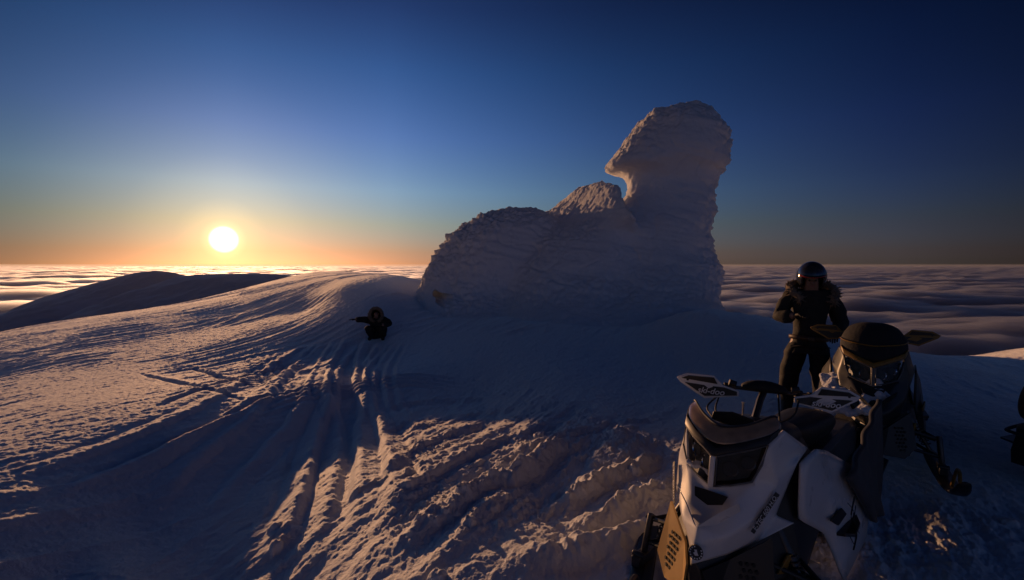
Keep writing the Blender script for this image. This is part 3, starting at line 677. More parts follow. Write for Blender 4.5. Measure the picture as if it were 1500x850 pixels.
    # --- side panels
    for s in (1, -1):
        q = [mir(p, s) for p in ((.40,.318,.858), (.16,.335,.872), (-.02,.345,.815), (-.36,.42,.645), (-.62,.475,.40), (-.46,.49,.18), (-.02,.455,.07), (.07,.365,.365), (.40,.318,.55))]
        cen = mir((.06,.385,.60), s); bm = bmesh.new(); v = [bm.verts.new(p) for p in q]; c = bm.verts.new(cen); n = len(v)
        for k in range(n): bm.faces.new((v[k], v[(k+1) % n], c))
        cl = bm.edges.layers.float.new('crease_edge')
        for e in bm.edges: e[cl] = 1.0 if e.is_boundary else .75
        sp = link_bm(bm, 'side_panel', MH, root, sub=2); m = sp.modifiers.new('solid', 'SOLIDIFY'); m.thickness = .012
        if white:     # brush-stroke graphic low on the panel
            bm = bmesh.new()
            for k, pts in enumerate([[(-.20,.455,.52), (-.16,.448,.40), (-.22,.468,.30), (-.14,.468,.22)], [(-.12,.435,.50), (-.19,.455,.42), (-.10,.45,.34), (-.16,.47,.24)], [(-.26,.452,.44), (-.20,.458,.36), (-.27,.474,.27)]]):
                tube(bm, [Vector(mir((p[0], p[1]+.004, p[2]), s)) for p in crspline(pts, 6)], .0045-.001*k, 6, flat=.3)
            link_bm(bm, 'panel_graphic', M_black, sp)
        bm = bmesh.new(); slab(bm, [mir(p, s) for p in ((.10,.392,.46), (-.02,.42,.50), (-.10,.43,.44), (.0,.41,.40))], (0, s, .2), .012); link_bm(bm, 'side_vent', M_yellow if not white else M_black, sp, bevel=.003)
    # --- decal with the engine lettering on the hood flank
    if white:
        for s in (1, -1):
            A, B = Vector(mir((.622,.262,.752), s)), Vector(mir((.755,.192,.575), s)); ax = (B-A).normalized(); nr = Vector((.55, .75*s, .38)).normalized(); up = nr.cross(ax).normalized()
            A += nr*.016; B += nr*.016
            bm = bmesh.new(); L_ = (B-A).length
            slab(bm, [A+ax*x+up*y for x, y in ((0,-.012), (L_*.45,-.013), (L_*.45,-.017), (L_*.75,-.017), (L_*.75,-.012), (L_,-.010), (L_,.010), (0,.012))], nr, .002)
            dc = link_bm(bm, 'engine_decal', M_black, hood)
            text_mesh('E-TEC 600 H.O.', .030, (A+B)/2+nr*.0035, -ax if s > 0 else ax, -up if s > 0 else up, M_ltext, 'decal_lettering', dc, shear=.15)
    # --- console, tank, seat, tunnel
    bm = bmesh.new()
    sections(bm, [sec(.42,.16,.80,.22,.88,.18,.95,.08,.985), sec(.20,.20,.80,.26,.88,.20,.965,.10,1.0), sec(-.05,.16,.75,.21,.84,.17,.91,.09,.935), sec(-.40,.13,.66,.17,.74,.14,.82,.07,.845)])
    link_bm(bm, 'console', M_black, root, sub=1)
    bm = bmesh.new()
    sections(bm, [sec(-.28,.10,.60,.13,.70,.115,.81,.06,.84), sec(-.60,.14,.58,.165,.68,.15,.77,.08,.80), sec(-.95,.15,.57,.18,.67,.165,.755,.09,.78), sec(-1.25,.14,.57,.17,.66,.15,.72,.08,.735), sec(-1.36,.10,.58,.12,.62,.11,.66,.05,.675)])
    link_bm(bm, 'seat', M_vinyl, root, sub=2)
    bm = bmesh.new(); sections(bm, [[(x, .205, .30), (x, .205, z-.03), (x, .17, z), (x, -.17, z), (x, -.205, z-.03), (x, -.205, .30)] for x, z in ((-.20,.58), (-1.55,.575), (-1.90,.52))])
    tn = link_bm(bm, 'tunnel', M_grey, root, bevel=.004)
    for s in (1, -1):
        bm = bmesh.new(); pts = [(.02,.21,.30), (.02,.46,.36), (-.20,.47,.27), (-1.70,.44,.28), (-1.82,.24,.30), (-1.82,.21,.30)]
        slab(bm, [mir(p, s) for p in pts], (0, 0, 1), .02); link_bm(bm, 'running_board', M_steel, root, bevel=.004)
    bm = bmesh.new(); tube(bm, crspline([(-1.70,.22,.50), (-1.95,.22,.47), (-2.02,.16,.46), (-2.02,-.16,.46), (-1.95,-.22,.47), (-1.70,-.22,.50)], 5), .014, 8); link_bm(bm, 'rear_bumper', M_steel, root)
    bm = bmesh.new(); slab(bm, [(-1.88,.19,.50), (-1.88,-.19,.50), (-1.98,-.18,.30), (-2.0,-.16,.20), (-2.0,.16,.20), (-1.98,.18,.30)], (-1, 0, -.2), .008); link_bm(bm, 'snow_flap', M_rubber, root)
    bm = bmesh.new(); box(bm, (-1.42,-.09,.60), (-1.37,.09,.655)); link_bm(bm, 'tail_light', M_red, root, bevel=.01)
    # --- track
    bm = bmesh.new(); prof = []
    for a in np.linspace(90, 270, 9): prof.append((-1.66+.15*math.cos(R(a)), .165+.15*math.sin(R(a))))
    prof += [(-1.2,.015), (-.8,.015), (-.42,.015)]
    for a in np.linspace(-80, 70, 8): prof.append((-.22+.14*math.cos(R(a)), .24+.14*math.sin(R(a))))
    prof += [(-.5,.385), (-1.1,.34)]
    cx, cz = np.mean([p[0] for p in prof]), np.mean([p[1] for p in prof])
    inn = [(p[0]+.02*(1 if p[0] < cx else -1), p[1]+(.02 if p[1] < cz else -.02)) for p in prof]
    n = len(prof)
    vo = [[bm.verts.new((p[0], y, p[1])) for p in prof] for y in (-.19, .19)]; vi = [[bm.verts.new((p[0], y, p[1])) for p in inn] for y in (-.19, .19)]
    for k in range(n):
        j = (k+1) % n
        bm.faces.new((vo[0][k], vo[0][j], vo[1][j], vo[1][k])); bm.faces.new((vi[0][j], vi[0][k], vi[1][k], vi[1][j]))
        for t in (0, 1): bm.faces.new((vo[t][k], vo[t][j], vi[t][j], vi[t][k]))
    dense = smooth_line(np.array(prof+[prof[0]]), 4)
    seg = np.concatenate([[0], np.cumsum(np.hypot(*np.diff(dense, axis=0).T))]); 
    for d in np.arange(0, seg[-1], .075):
        x = np.interp(d, seg, dense[:, 0]); z = np.interp(d, seg, dense[:, 1]); x2 = np.interp(d+.01, seg, dense[:, 0]); z2 = np.interp(d+.01, seg, dense[:, 1])
        tx, tz = x2-x, z2-z; l = math.hypot(tx, tz)+1e-9; nx, nz = -tz/l, tx/l
        if (x-cx)*nx+(z-cz)*nz < 0: nx, nz = -nx, -nz
        for y0, y1 in ((-.18,-.07), (-.055,.055), (.07,.18)):
            slab(bm, [(x-tx/l*.006, y0, z-tz/l*.006), (x+tx/l*.006, y0, z+tz/l*.006), (x+tx/l*.006, y1, z+tz/l*.006), (x-tx/l*.006, y1, z-tz/l*.006)], (nx, 0, nz), .032)
    tr = link_bm(bm, 'track', M_rubber, root, smooth=False)
    for s in (1, -1):
        bm = bmesh.new(); tube(bm, crspline([(-1.62,.10*s,.10), (-.7,.10*s,.06), (-.35,.10*s,.12)], 5), .022, 8)
        for x, z, r_ in ((-1.64,.165,.09), (-1.15,.14,.06), (-.24,.24,.09)): tube(bm, [(x, .07*s, z), (x, .12*s, z)], r_, 16)
        link_bm(bm, 'track_rail', M_black, tr)
    # --- front suspension and skis
    for s in (1, -1):
        sk = []
        for x, z, w, t in ((-.05,.025,.045,.01), (.10,.008,.07,.014), (.60,.006,.075,.016), (.95,.012,.07,.014), (1.12,.06,.062,.012), (1.24,.15,.05,.01), (1.29,.22,.035,.01)):
            sk.append([(x, .50*s-w, z+.03), (x, .50*s-w*.9, z), (x, .50*s, z-.01), (x, .50*s+w*.9, z), (x, .50*s+w, z+.03), (x, .50*s+w*.5, z+t+.012), (x, .50*s, z+t+.03), (x, .50*s-w*.5, z+t+.012)])
        bm = bmesh.new(); sections(bm, sk); ski = link_bm(bm, 'ski', M_black, root, sub=1)
        bm = bmesh.new(); tube(bm, crspline([(1.28,.50*s-.03,.22), (1.20,.50*s-.02,.27), (1.02,.50*s,.22), (.90,.50*s,.06)], 6), .012, 8); link_bm(bm, 'ski_handle', M_black if white else M_yellow, ski)
        pv = Matrix.Translation((.55, .50*s, 0)); ski.matrix_basis = pv @ Matrix.Rotation(R(24 if white else 3), 4, 'Z') @ pv.inverted()
        bm = bmesh.new(); box(bm, (.46,.50*s-.03,.03), (.66,.50*s+.03,.10)); tube(bm, [(.56,.50*s,.08), (.515,.475*s,.33)], .022, 10); tube(bm, [(.62,.46*s,.1), (.62,.54*s,.1)], .02, 10); link_bm(bm, 'spindle', M_steel, root, bevel=.006)
        bm = bmesh.new()
        for a, b in (((.66,.20*s,.24), (.545,.47*s,.16)), ((.36,.24*s,.24), (.545,.47*s,.16)), ((.62,.22*s,.38), (.515,.47*s,.30)), ((.36,.24*s,.38), (.515,.47*s,.30)), ((.42,.15*s,.33), (.47,.46*s,.28))): tube(bm, [a, b], .0135, 8)
        link_bm(bm, 'suspension_arm', M_black, root)
        bm = bmesh.new(); a, b = Vector((.53,.42*s,.20)), Vector((.50,.24*s,.52)); tube(bm, [a, b], .014, 8); tube(bm, [a.lerp(b, .5), b], .024, 12)
        L_ = (b-a); u, w = frame_from(L_); coil = [a.lerp(b, .12+.55*t)+(u*math.cos(t*44)+w*math.sin(t*44))*.031 for t in np.linspace(0, 1, 110)]
        tube(bm, coil, .005, 5); link_bm(bm, 'shock', M_steel, root)
    # --- steering: turned as in the photograph
    TH = R(30 if white else 4)
    def H(u, v, w):   # u ahead of the bar, v to the left along it, w height
        return Vector((u*math.cos(TH)-v*math.sin(TH), u*math.sin(TH)+v*math.cos(TH), w-.055*v*(1 if white else .2)))
    bm = bmesh.new(); tube(bm, [(.20,0,.90), (.06,0,1.06), H(0,0,1.10)], .022, 10); link_bm(bm, 'steering_post', M_steel, root)
    bm = bmesh.new(); tube(bm, crspline([H(-.07,-.40,1.10), H(-.03,-.24,1.105), H(0,-.10,1.11), H(0,.10,1.11), H(-.03,.24,1.105), H(-.07,.40,1.10)], 5), .0115, 10); hb = link_bm(bm, 'handlebar', M_steel, root)
    for s in (1, -1):
        bm = bmesh.new(); tube(bm, [H(-.035,.26*s,1.105), H(-.045,.29*s,1.104), H(-.07,.40*s,1.10), H(-.072,.41*s,1.10)], [.017, .018, .018, .021], 12); link_bm(bm, 'grip', M_rubber, hb)
        bm = bmesh.new(); tube(bm, crspline([H(-.02,.20*s,1.11), H(.045,.24*s,1.10), H(.035,.36*s,1.09)], 5), .006, 6); tube(bm, [H(-.03,.185*s,1.105), H(-.03,.225*s,1.105)], .024, 10)
        tube(bm, [H(0,.16*s,1.13), H(0,.2*s,1.14)], .02, 8); link_bm(bm, 'lever', M_black, hb)
        # hand guard: bowed plate in front of the grip
        def gp(u, v, off=0): return H(.075-.35*max(0, u-.14)**1.5-.05*v+off, (.155+u)*s, 1.045+v*1.2)
        outl = [(0,.022), (.20,-.008), (.345,.060), (.365,.082), (.30,.112), (.145,.118), (.090,.072), (0,.052)]
        bm = bmesh.new(); A = [bm.verts.new(gp(*p)) for p in outl]; B = [bm.verts.new(gp(*p, -.012)) for p in outl]; n = len(A)
        cA = bm.verts.new(gp(.17,.06,.004)); cB = bm.verts.new(gp(.17,.06,-.010))
        for k in range(n):
            j = (k+1) % n; bm.faces.new((A[k], A[j], cA)); bm.faces.new((B[j], B[k], cB)); bm.faces.new((A[k], B[k], B[j], A[j]))
        hg = link_bm(bm, 'hand_guard', M_white if white else M_yellow, hb, bevel=.004)
        bm = bmesh.new()
        for pl in ([(.145,.108), (.295,.101), (.335,.083), (.125,.076)], [(.012,.046), (.085,.062), (.315,.062), (.20,.006), (.012,.028)]):
            A = [bm.verts.new(gp(*p, .009)) for p in pl]; B = [bm.verts.new(gp(*p, -.004)) for p in pl]; n = len(A)
            bm.faces.new(A); bm.faces.new(B[::-1])
            for k in range(n): bm.faces.new((A[k], B[k], B[(k+1) % n], A[(k+1) % n]))
        ins = link_bm(bm, 'guard_inset', M_black, hg)
        if white: text_mesh('ski-doo', .052, gp(.165,.036,.0145), (gp(.26,.036)-gp(.07,.036))*s, (0, 0, 1), M_ltext, 'guard_lettering', hg, shear=.25, bold=.0008)
        for a, b in ((H(-.03,.20*s,1.105), gp(.04,.04)), (H(-.07,.40*s,1.10), gp(.30,.08))):
            bm = bmesh.new(); tube(bm, [a, b], .009, 6); link_bm(bm, 'guard_bracket', M_black, hg)
    # padded bar cover, gauge, switch, cables, start key stem
    bm = bmesh.new(); sections(bm, [[H(x, v, 1.115+h*k) for x, h in ((-.05,-.3), (-.055,.5), (-.02,1), (.03,1), (.06,.5), (.05,-.3))] for v, k in ((-.13,.02), (-.10,.045), (-.03,.062), (.05,.06), (.11,.04), (.135,.02))]); link_bm(bm, 'bar_pad', M_matte, hb, sub=1)
    bm = bmesh.new()
    for pts in ([H(.01,-.20,1.11), (.26,-.24,1.02), (.38,-.16,.99)], [H(.01,.20,1.11), (.20,.22,1.04), (.34,.12,.99)], [H(.02,-.24,1.105), (.24,-.20,1.0), (.36,-.1,.98)], [H(.02,.08,1.10), (.22,.16,.98), (.30,.18,.94)]): tube(bm, crspline(pts, 8), .0055, 6)
    link_bm(bm, 'cable', M_rubber, hb)
    bm = bmesh.new(); tube(bm, [(.40,.02,1.0), (.40,.02,1.12)], .006, 8); tube(bm, [(.40,.02,1.115), (.40,.02,1.125)], .009, 8); link_bm(bm, 'tether_post', M_alu, root)
    bm = bmesh.new(); sections(bm, [[(.46+.02*k, .12*c, z+.01*k) for c, z in ((-1,1.0), (-.9,1.045), (0,1.065), (.9,1.045), (1,1.0), (0,.985))] for k in (0, 1, 2)]); link_bm(bm, 'gauge', M_black, root, bevel=.004)
    return root
# ---------------------------------------------------------------- people
M_jacket = plain('jacket_cloth', (.014, .014, .014), .8, var=.4, scale=18, bump=.6)
M_pants = plain('trouser_cloth', (.007, .007, .008), .8, var=.4, scale=18, bump=.6)
M_skin = plain('skin', (.26, .15, .11), .5)
M_fur = plain('fur', (.20, .155, .115), .9, var=.35, scale=40, bump=1.0)
M_glove = plain('glove', (.02, .017, .015), .7, var=.3, scale=30, bump=.4)
M_belt = plain('leather_belt', (.06, .03, .015), .5, var=.2, scale=12)
M_helm = plain('helmet_shell', (.03, .032, .035), .12, coat=.8)
M_redtrim = plain('red_trim', (.4, .02, .015), .25, coat=.5)
M_boot = plain('boot', (.012, .012, .012), .65, var=.3, scale=20, bump=.3)
def skin_obj(name, joints, bones, mat, parent, root, sub=2, grow=0.0, fold=0.0, fsize=.09):
    names = list(joints); bm = bmesh.new(); L = bm.verts.layers.skin.verify(); vs = {k: bm.verts.new(joints[k][0]) for k in names}
    for a, b in bones: bm.edges.new((vs[a], vs[b]))
    for k in names:
        r = joints[k][1]; r = r if isinstance(r, tuple) else (r, r); vs[k][L].radius = (r[0]+grow, r[1]+grow); vs[k][L].use_root = (k == root)
    me = bpy.data.meshes.new(name); bm.to_mesh(me); bm.free(); me.materials.append(mat)
    o = bpy.data.objects.new(name, me); C.objects.link(o); o.parent = parent
    m = o.modifiers.new('skin', 'SKIN'); m.use_smooth_shade = True
    s = o.modifiers.new('sub', 'SUBSURF'); s.levels = s.render_levels = sub
    if fold:
        t = bpy.data.textures.new(name+'_folds', 'CLOUDS'); t.noise_scale = fsize; t.noise_depth = 3
        d = o.modifiers.new('folds', 'DISPLACE'); d.texture = t; d.strength = fold; d.mid_level = .5; d.texture_coords = 'LOCAL'
    return o
def hand(parent, w, d, side, mat, curl=.5):
    """palm and five unequal, bent fingers growing from the wrist along d; side = +1/-1 for the thumb"""
    w, d = Vector(w), Vector(d).normalized(); u, n = frame_from(d); J = {'w': (w-d*.02, .027), 'p': (w+d*.035, (.036, .024)), 'k': (w+d*.075, (.038, .02))}; B = [('w', 'p'), ('p', 'k')]
    for i, ln in enumerate((.070, .082, .076, .058)):
        x = (i-1.5)*.021*side; b = w+d*.075+u*x; c1 = (d-n*curl).normalized(); c2 = (d*.35-n).normalized() if curl > .3 else (d-n*curl*2).normalized()
        J['f%da' % i] = (b, .0105); J['f%db' % i] = (b+c1*ln*.5, .010); J['f%dc' % i] = (b+c1*ln*.5+c2*ln*.42, .0085); B += [('k', 'f%da' % i), ('f%da' % i, 'f%db' % i), ('f%db' % i, 'f%dc' % i)]
    b = w+d*.025-u*.034*side; J['ta'] = (b, .0125); J['tb'] = (b+(d*.7-u*side*.6-n*.3).normalized()*.036, .0115); J['tc'] = (J['tb'][0]+(d-n*.6).normalized()*.030, .0095); B += [('p', 'ta'), ('ta', 'tb'), ('tb', 'tc')]
    return skin_obj('glove', J, B, mat, parent, 'p', sub=1)
def fur_ring(name, parent, pts, r, mat, seed=0):
    """a thick roll of fur: a lumpy core with many short tapering hairs"""
    bm = bmesh.new(); P = crspline(pts, 8); rnd = random.Random(seed)
    tube(bm, P, [r*.7*(.55+.45*math.sin(math.pi*min(1, max(0, (i+.6)/(len(P)))))) for i in range(len(P))], 10)
    for i in range(int(420*len(P)/40)):
        k = rnd.randrange(len(P)); p = P[k]; dirn = Vector((rnd.gauss(0, 1), rnd.gauss(0, 1), rnd.gauss(0, 1))).normalized(); u, v = frame_from(dirn)
        q = p+dirn*r*.45; t = p+dirn*r*rnd.uniform(.9, 1.35)+Vector((rnd.gauss(0, .12), rnd.gauss(0, .12), -.12))*r; w = r*.16
        a, b, c = (bm.verts.new(q+u*w), bm.verts.new(q-u*w*.5+v*w), bm.verts.new(q-u*w*.5-v*w)); e = bm.verts.new(t)
        for f in ((a, b, e), (b, c, e), (c, a, e)): bm.faces.new(f)
    return link_bm(bm, name, mat, parent, smooth=True, angle=180)
def face_parts(body, hp, fwd, up, s=1.0):
    hp, fwd, up = Vector(hp), Vector(fwd).normalized(), Vector(up).normalized(); rt = fwd.cross(up)
    for k in (1, -1):
        bm = bmesh.new(); bmesh.ops.create_uvsphere(bm, u_segments=12, v_segments=8, radius=.012*s); bmesh.ops.translate(bm, vec=hp+fwd*.088*s+rt*.032*k*s+up*.005*s, verts=bm.verts); link_bm(bm, 'eye', plain('eye', (.05, .04, .035), .1), body)
    bm = bmesh.new(); tube(bm, [hp+fwd*.092*s-up*.065*s+rt*x*s for x in (-.025, -.01, 0, .01, .025)], [.003, .006, .0065, .006, .003], 8); link_bm(bm, 'mouth', plain('lips', (.30, .13, .11), .5), body)
BODY_BONES = [('pel', 'spi'), ('spi', 'che'), ('che', 'nek'), ('nek', 'jaw'), ('jaw', 'hed'), ('hed', 'top'), ('jaw', 'nos'),
              ('che', 'shl'), ('shl', 'ell'), ('ell', 'wrl'), ('che', 'shr'), ('shr', 'elr'), ('elr', 'wrr'), ('pel', 'hil'), ('hil', 'knl'), ('knl', 'anl'), ('anl', 'tol'), ('pel', 'hir'), ('hir', 'knr'), ('knr', 'anr'), ('anr', 'tor')]
def make_person(loc, rot, J, label, kind, scale=1.0):
    root = bpy.data.objects.new('person', None); C.objects.link(root); root.location = loc; root.rotation_euler = (0, 0, R(rot)); root.scale = (scale,)*3
    tag(root, label, 'person')
    thin = {k: (v[0], tuple(.8*q for q in v[1]) if isinstance(v[1], tuple) else .85*v[1]) if k in ('pel', 'spi', 'che', 'hil', 'hir', 'knl', 'knr', 'shl', 'shr') else v for k, v in J.items()}
    body = skin_obj('body', thin, BODY_BONES, M_skin, root, 'pel')
    jk = {k: J[k] for k in ('pel', 'spi', 'che', 'shl', 'ell', 'wrl', 'shr', 'elr', 'wrr', 'nek')}
    Jk = dict(jk)
    for w, e in (('wrl', 'ell'), ('wrr', 'elr')):
        p = Vector(J[w][0]).lerp(Vector(J[e][0]), .12); Jk[w] = (p, J[w][1]+.012)
    Jk['nek'] = (Vector(J['che'][0]).lerp(Vector(J['nek'][0]), .8), .075)
    pz = Vector(J['pel'][0]); sd = (Vector(J['spi'][0])-pz).normalized(); Jk['hem'] = (pz-sd*.085, (.165, .135))
    skin_obj('jacket', Jk, [('pel', 'hem')]+[b for b in BODY_BONES if b[0] in Jk and b[1] in Jk], M_jacket, root, 'pel', grow=.030, fold=.05, fsize=.10)
    pk = {k: J[k] for k in ('pel', 'hil', 'knl', 'anl', 'hir', 'knr', 'anr')}; pk['wai'] = (pz+sd*.09, (.14, .11))
    skin_obj('trousers', pk, [('pel', 'wai')]+[b for b in BODY_BONES if b[0] in pk and b[1] in pk], M_pants, root, 'pel', grow=.028, fold=.05, fsize=.11)
    for s in 'lr':
        a, t = Vector(J['an'+s][0]), Vector(J['to'+s][0]); up = Vector((0, 0, 1))
        skin_obj('boot', {'c': (a+up*.20, .072), 'a': (a, .070), 'h': (a+(a-t).normalized()*.045-up*.03, .052), 'm': (a.lerp(t, .55), .058), 't': (t+(t-a).normalized()*.03, .048)}, [('c', 'a'), ('a', 'h'), ('a', 'm'), ('m', 't')], M_boot, root, 'a', sub=2)
    for s, sg in (('l', 1), ('r', -1)):
        w, e = Vector(J['wr'+s][0]), Vector(J['el'+s][0]); hand(root, w, J.get('hd'+s, (w-e,))[0] if ('hd'+s) in J else (w-e), sg, M_glove, .55 if kind == 'stand' else .25)
    return root, body
def stand_person(loc, rot):
    J = dict(pel=((0,.01,.94), (.15,.12)), spi=((0,.02,1.14), (.15,.115)), che=((0,.01,1.35), (.175,.125)), nek=((0,-.015,1.51), .062), jaw=((0,-.05,1.585), (.062,.07)), hed=((0,-.055,1.66), (.075,.092)), top=((0,-.045,1.735), (.055,.07)), nos=((0,-.155,1.60), .014),
        shl=((-.20,.01,1.43), .075), ell=((-.335,-.03,1.17), .055), wrl=((-.17,-.25,1.23), .036), shr=((.20,.01,1.43), .075), elr=((.32,.03,1.14), .055), wrr=((.23,-.19,1.03), .036),
        hil=((-.115,.01,.88), .115), knl=((-.195,-.02,.50), .082), anl=((-.20,.02,.12), .058), tol=((-.24,-.14,.055), .04), hir=((.105,.01,.88), .115), knr=((.13,-.03,.50), .082), anr=((.155,.02,.12), .058), tor=((.20,-.14,.055), .04))
    root, body = make_person(loc, rot, J, 'person standing in dark jacket with fur collar and helmet, head bent down', 'stand')
    face_parts(body, (0,-.055,1.645), (0,-.95,-.33), (0,-.33,.95))
    # open-face helmet
    bm = bmesh.new(); bmesh.ops.create_uvsphere(bm, u_segments=40, v_segments=28, radius=1)
    kill = [f for f in bm.faces if (f.calc_center_median().y < -.30 and -.95 < f.calc_center_median().z < .22 and abs(f.calc_center_median().x) < .72) or f.calc_center_median().z < -.80]
    bmesh.ops.delete(bm, geom=kill, context='FACES')
    for v in bm.verts: v.co = Vector((v.co.x*.135, v.co.y*.16, v.co.z*.155*(1 if v.co.z > 0 else 1.02)))
    M = Matrix.Translation((0, -.045, 1.665)) @ Matrix.Rotation(R(18), 4, 'X'); bm.transform(M)
    hm = link_bm(bm, 'helmet', M_helm, root, sub=1); m = hm.modifiers.new('solid', 'SOLIDIFY'); m.thickness = .018; m.offset = 1
    bm = bmesh.new(); pts = [M @ Vector((.142*math.cos(a), -.162*math.sin(a)-.004, .045)) for a in np.linspace(.55, math.pi-.55, 15)]; tube(bm, pts, .011, 8); link_bm(bm, 'helmet_trim', M_redtrim, hm)
    bm = bmesh.new()
    A = [[bm.verts.new(M @ Vector(((.140+e*.2)*math.cos(a), -(.160+e)*math.sin(a), .055+.01*math.sin(a)))) for a in np.linspace(.7, math.pi-.7, 15)] for e in (.0, .05)]
    for k in range(14): bm.faces.new((A[0][k], A[0][k+1], A[1][k+1], A[1][k]))
    pk = link_bm(bm, 'helmet_peak', M_helm, hm, sub=1); pk.modifiers.new('solid', 'SOLIDIFY').thickness = .006
    fur_ring('fur_collar', root, [(-.10,-.13,1.40), (-.19,-.06,1.49), (-.19,.07,1.55), (-.08,.15,1.58), (.08,.15,1.58), (.20,.07,1.54), (.235,-.05,1.47), (.20,-.12,1.38)], .075, M_fur, 3)
    bm = bmesh.new(); ring = [(.205*math.cos(a), .02+.175*math.sin(a), .955+.01*math.sin(2*a)) for a in np.linspace(0, 2*math.pi, 33)]
    A = [[bm.verts.new((p[0], p[1], p[2]+dz)) for p in ring[:-1]] for dz in (-.025, .025)]; n = 32
    for k in range(n): bm.faces.new((A[0][k], A[0][(k+1) % n], A[1][(k+1) % n], A[1][k]))
    b = link_bm(bm, 'belt', M_belt, root); b.modifiers.new('solid', 'SOLIDIFY').thickness = .008
    bm = bmesh.new(); box(bm, (-.03,-.172,.932), (.03,-.160,.978)); link_bm(bm, 'buckle', M_steel, b, bevel=.004)
    return root
def crouch_person(loc, rot, scale):
    J = dict(pel=((0,.15,.24), (.17,.14)), spi=((0,.11,.38), (.17,.13)), che=((0,.0,.52), (.19,.14)), nek=((0,-.06,.64), .062), jaw=((0,-.12,.67), (.062,.07)), hed=((0,-.13,.74), (.075,.092)), top=((0,-.12,.81), (.055,.07)), nos=((0,-.225,.69), .014),
        shl=((-.21,-.02,.57), .08), ell=((-.39,-.15,.60), .06), wrl=((-.57,-.22,.615), .038), shr=((.21,-.02,.56), .08), elr=((.38,-.12,.46), .062), wrr=((.17,-.34,.47), .038),
        hil=((-.125,.11,.24), .125), knl=((-.22,-.24,.38), .10), anl=((-.15,-.05,.13), .07), tol=((-.19,-.20,.055), .04), hir=((.115,.11,.24), .125), knr=((.20,-.24,.38), .10), anr=((.14,-.05,.13), .07), tor=((.18,-.20,.055), .04))
    root, body = make_person(loc, rot, J, 'person crouching in the snow in a dark hooded parka with one arm stretched out', 'crouch', scale)
    face_parts(body, (0,-.13,.73), (0,-1,-.1), (0,-.1,1))
    bm = bmesh.new(); bmesh.ops.create_uvsphere(bm, u_segments=32, v_segments=22, radius=1)
    bmesh.ops.delete(bm, geom=[f for f in bm.faces if f.calc_center_median().y < -.55], context='FACES')
    for v in bm.verts: v.co = Vector((v.co.x*.19, v.co.y*.20-.07, v.co.z*.20+.73))
    hd = link_bm(bm, 'hood', M_jacket, root, sub=1); hd.modifiers.new('solid', 'SOLIDIFY').thickness = .02
    fur_ring('fur_trim', hd, [(.17*math.cos(a), -.19, .73+.185*math.sin(a)) for a in np.linspace(-1.2, math.pi+1.2, 20)], .055, M_fur, 5)
    return root
# ---------------------------------------------------------------- people and machines where they stand
S1 = make_sled((1.58, 3.0, 0), -135, 'white snowmobile in front, with white hand guards and a low smoked windshield', 'snowmobiles parked on the summit', 'white')
S2 = make_sled((3.57, 4.77, .1), -145, 'black snowmobile with a tall black storm cover, parked behind the white one', 'snowmobiles parked on the summit', 'dark')
def copy_tree(o, parent=None):
    c = o.copy(); C.objects.link(c); c.parent = parent
    for ch in o.children: copy_tree(ch, c)
    return c
pp = at(1182, 588, 5.6); stand_person((pp[0], pp[1], .1), -24)
g = at(553, 498, 13.5); crouch_person((g[0], g[1], ground_z(g[0], g[1])-.03), 6, 1.0)
# a third machine, nearly out of the picture: a copy with its own label
S3 = S2.copy(); C.objects.link(S3)
for ch in S2.children: copy_tree(ch, S3)
S3['label'] = 'dark snowmobile at the right edge with a brown pack strapped behind its seat'
def world_of(px, py, Y): return at(px, py, Y)
q = at(1530, 622, 3.9); hd3 = 78
S3.location = (q[0]+1.93*math.sin(R(hd3)), q[1]+1.93*math.cos(R(hd3)), 0.02); S3.rotation_euler = (0, 0, R(90-hd3))
def soft_pack(name, size, loc, rotz, mat, label, cat, lean=0, seed=0, top=.75):
    """a stuffed cloth pack: rounded, slightly slumped, with a lid, straps and a pocket"""
    root = bpy.data.objects.new(name, None); C.objects.link(root); root.location = loc; root.rotation_euler = (R(lean), 0, R(rotz)); tag(root, label, cat)
    sx, sy, sz = size; bm = bmesh.new(); secs = []
    for t, w in ((0, .80), (.06, .95), (.3, 1.0), (.6, .97), (.85, .5+.5*top), (1.0, top), (1.06, top*.7)):
        secs.append([(sx*w*math.copysign(abs(math.cos(a))**.6, math.cos(a)), sy*w*math.copysign(abs(math.sin(a))**.6, math.sin(a)), sz*t) for a in np.linspace(0, 2*math.pi, 25)[:-1]])
    sections(bm, secs)
    vv = np.array([v.co for v in bm.verts]); nz = noise3(vv, 6, seed)*.02
    for v, k in zip(bm.verts, nz): v.co += Vector((v.co.x, v.co.y, 0)).normalized()*k if v.co.xy.length > 1e-4 else Vector()
    link_bm(bm, 'bag_body', mat, root, sub=2)
    bm = bmesh.new(); secs = [[(sx*w*1.04*math.copysign(abs(math.cos(a))**.6, math.cos(a)), sy*w*1.04*math.copysign(abs(math.sin(a))**.6, math.sin(a)), sz*t) for a in np.linspace(0, 2*math.pi, 25)[:-1]] for t, w in ((.84, .56+.5*top), (1.0, top*1.02), (1.09, top*.7))]
    sections(bm, secs); link_bm(bm, 'lid', mat, root, sub=1)
    for k in (-1, 1):
        bm = bmesh.new(); tube(bm, crspline([(k*sx*.45, -sy*top*.9, sz*1.05), (k*sx*.45, -sy*1.08, sz*.8), (k*sx*.45, -sy*1.1, sz*.4), (k*sx*.45, -sy*.95, sz*.03)], 5), .012, 6, flat=.35); link_bm(bm, 'strap', M_matte, root)
    bm = bmesh.new(); box(bm, (-sx*.6, -sy*1.2, sz*.15), (sx*.6, -sy*.9, sz*.5)); link_bm(bm, 'pocket', mat, root, bevel=.02)
    return root
M_brown = plain('brown_canvas', (.16, .085, .04), .7, var=.3, scale=14, bump=.4)
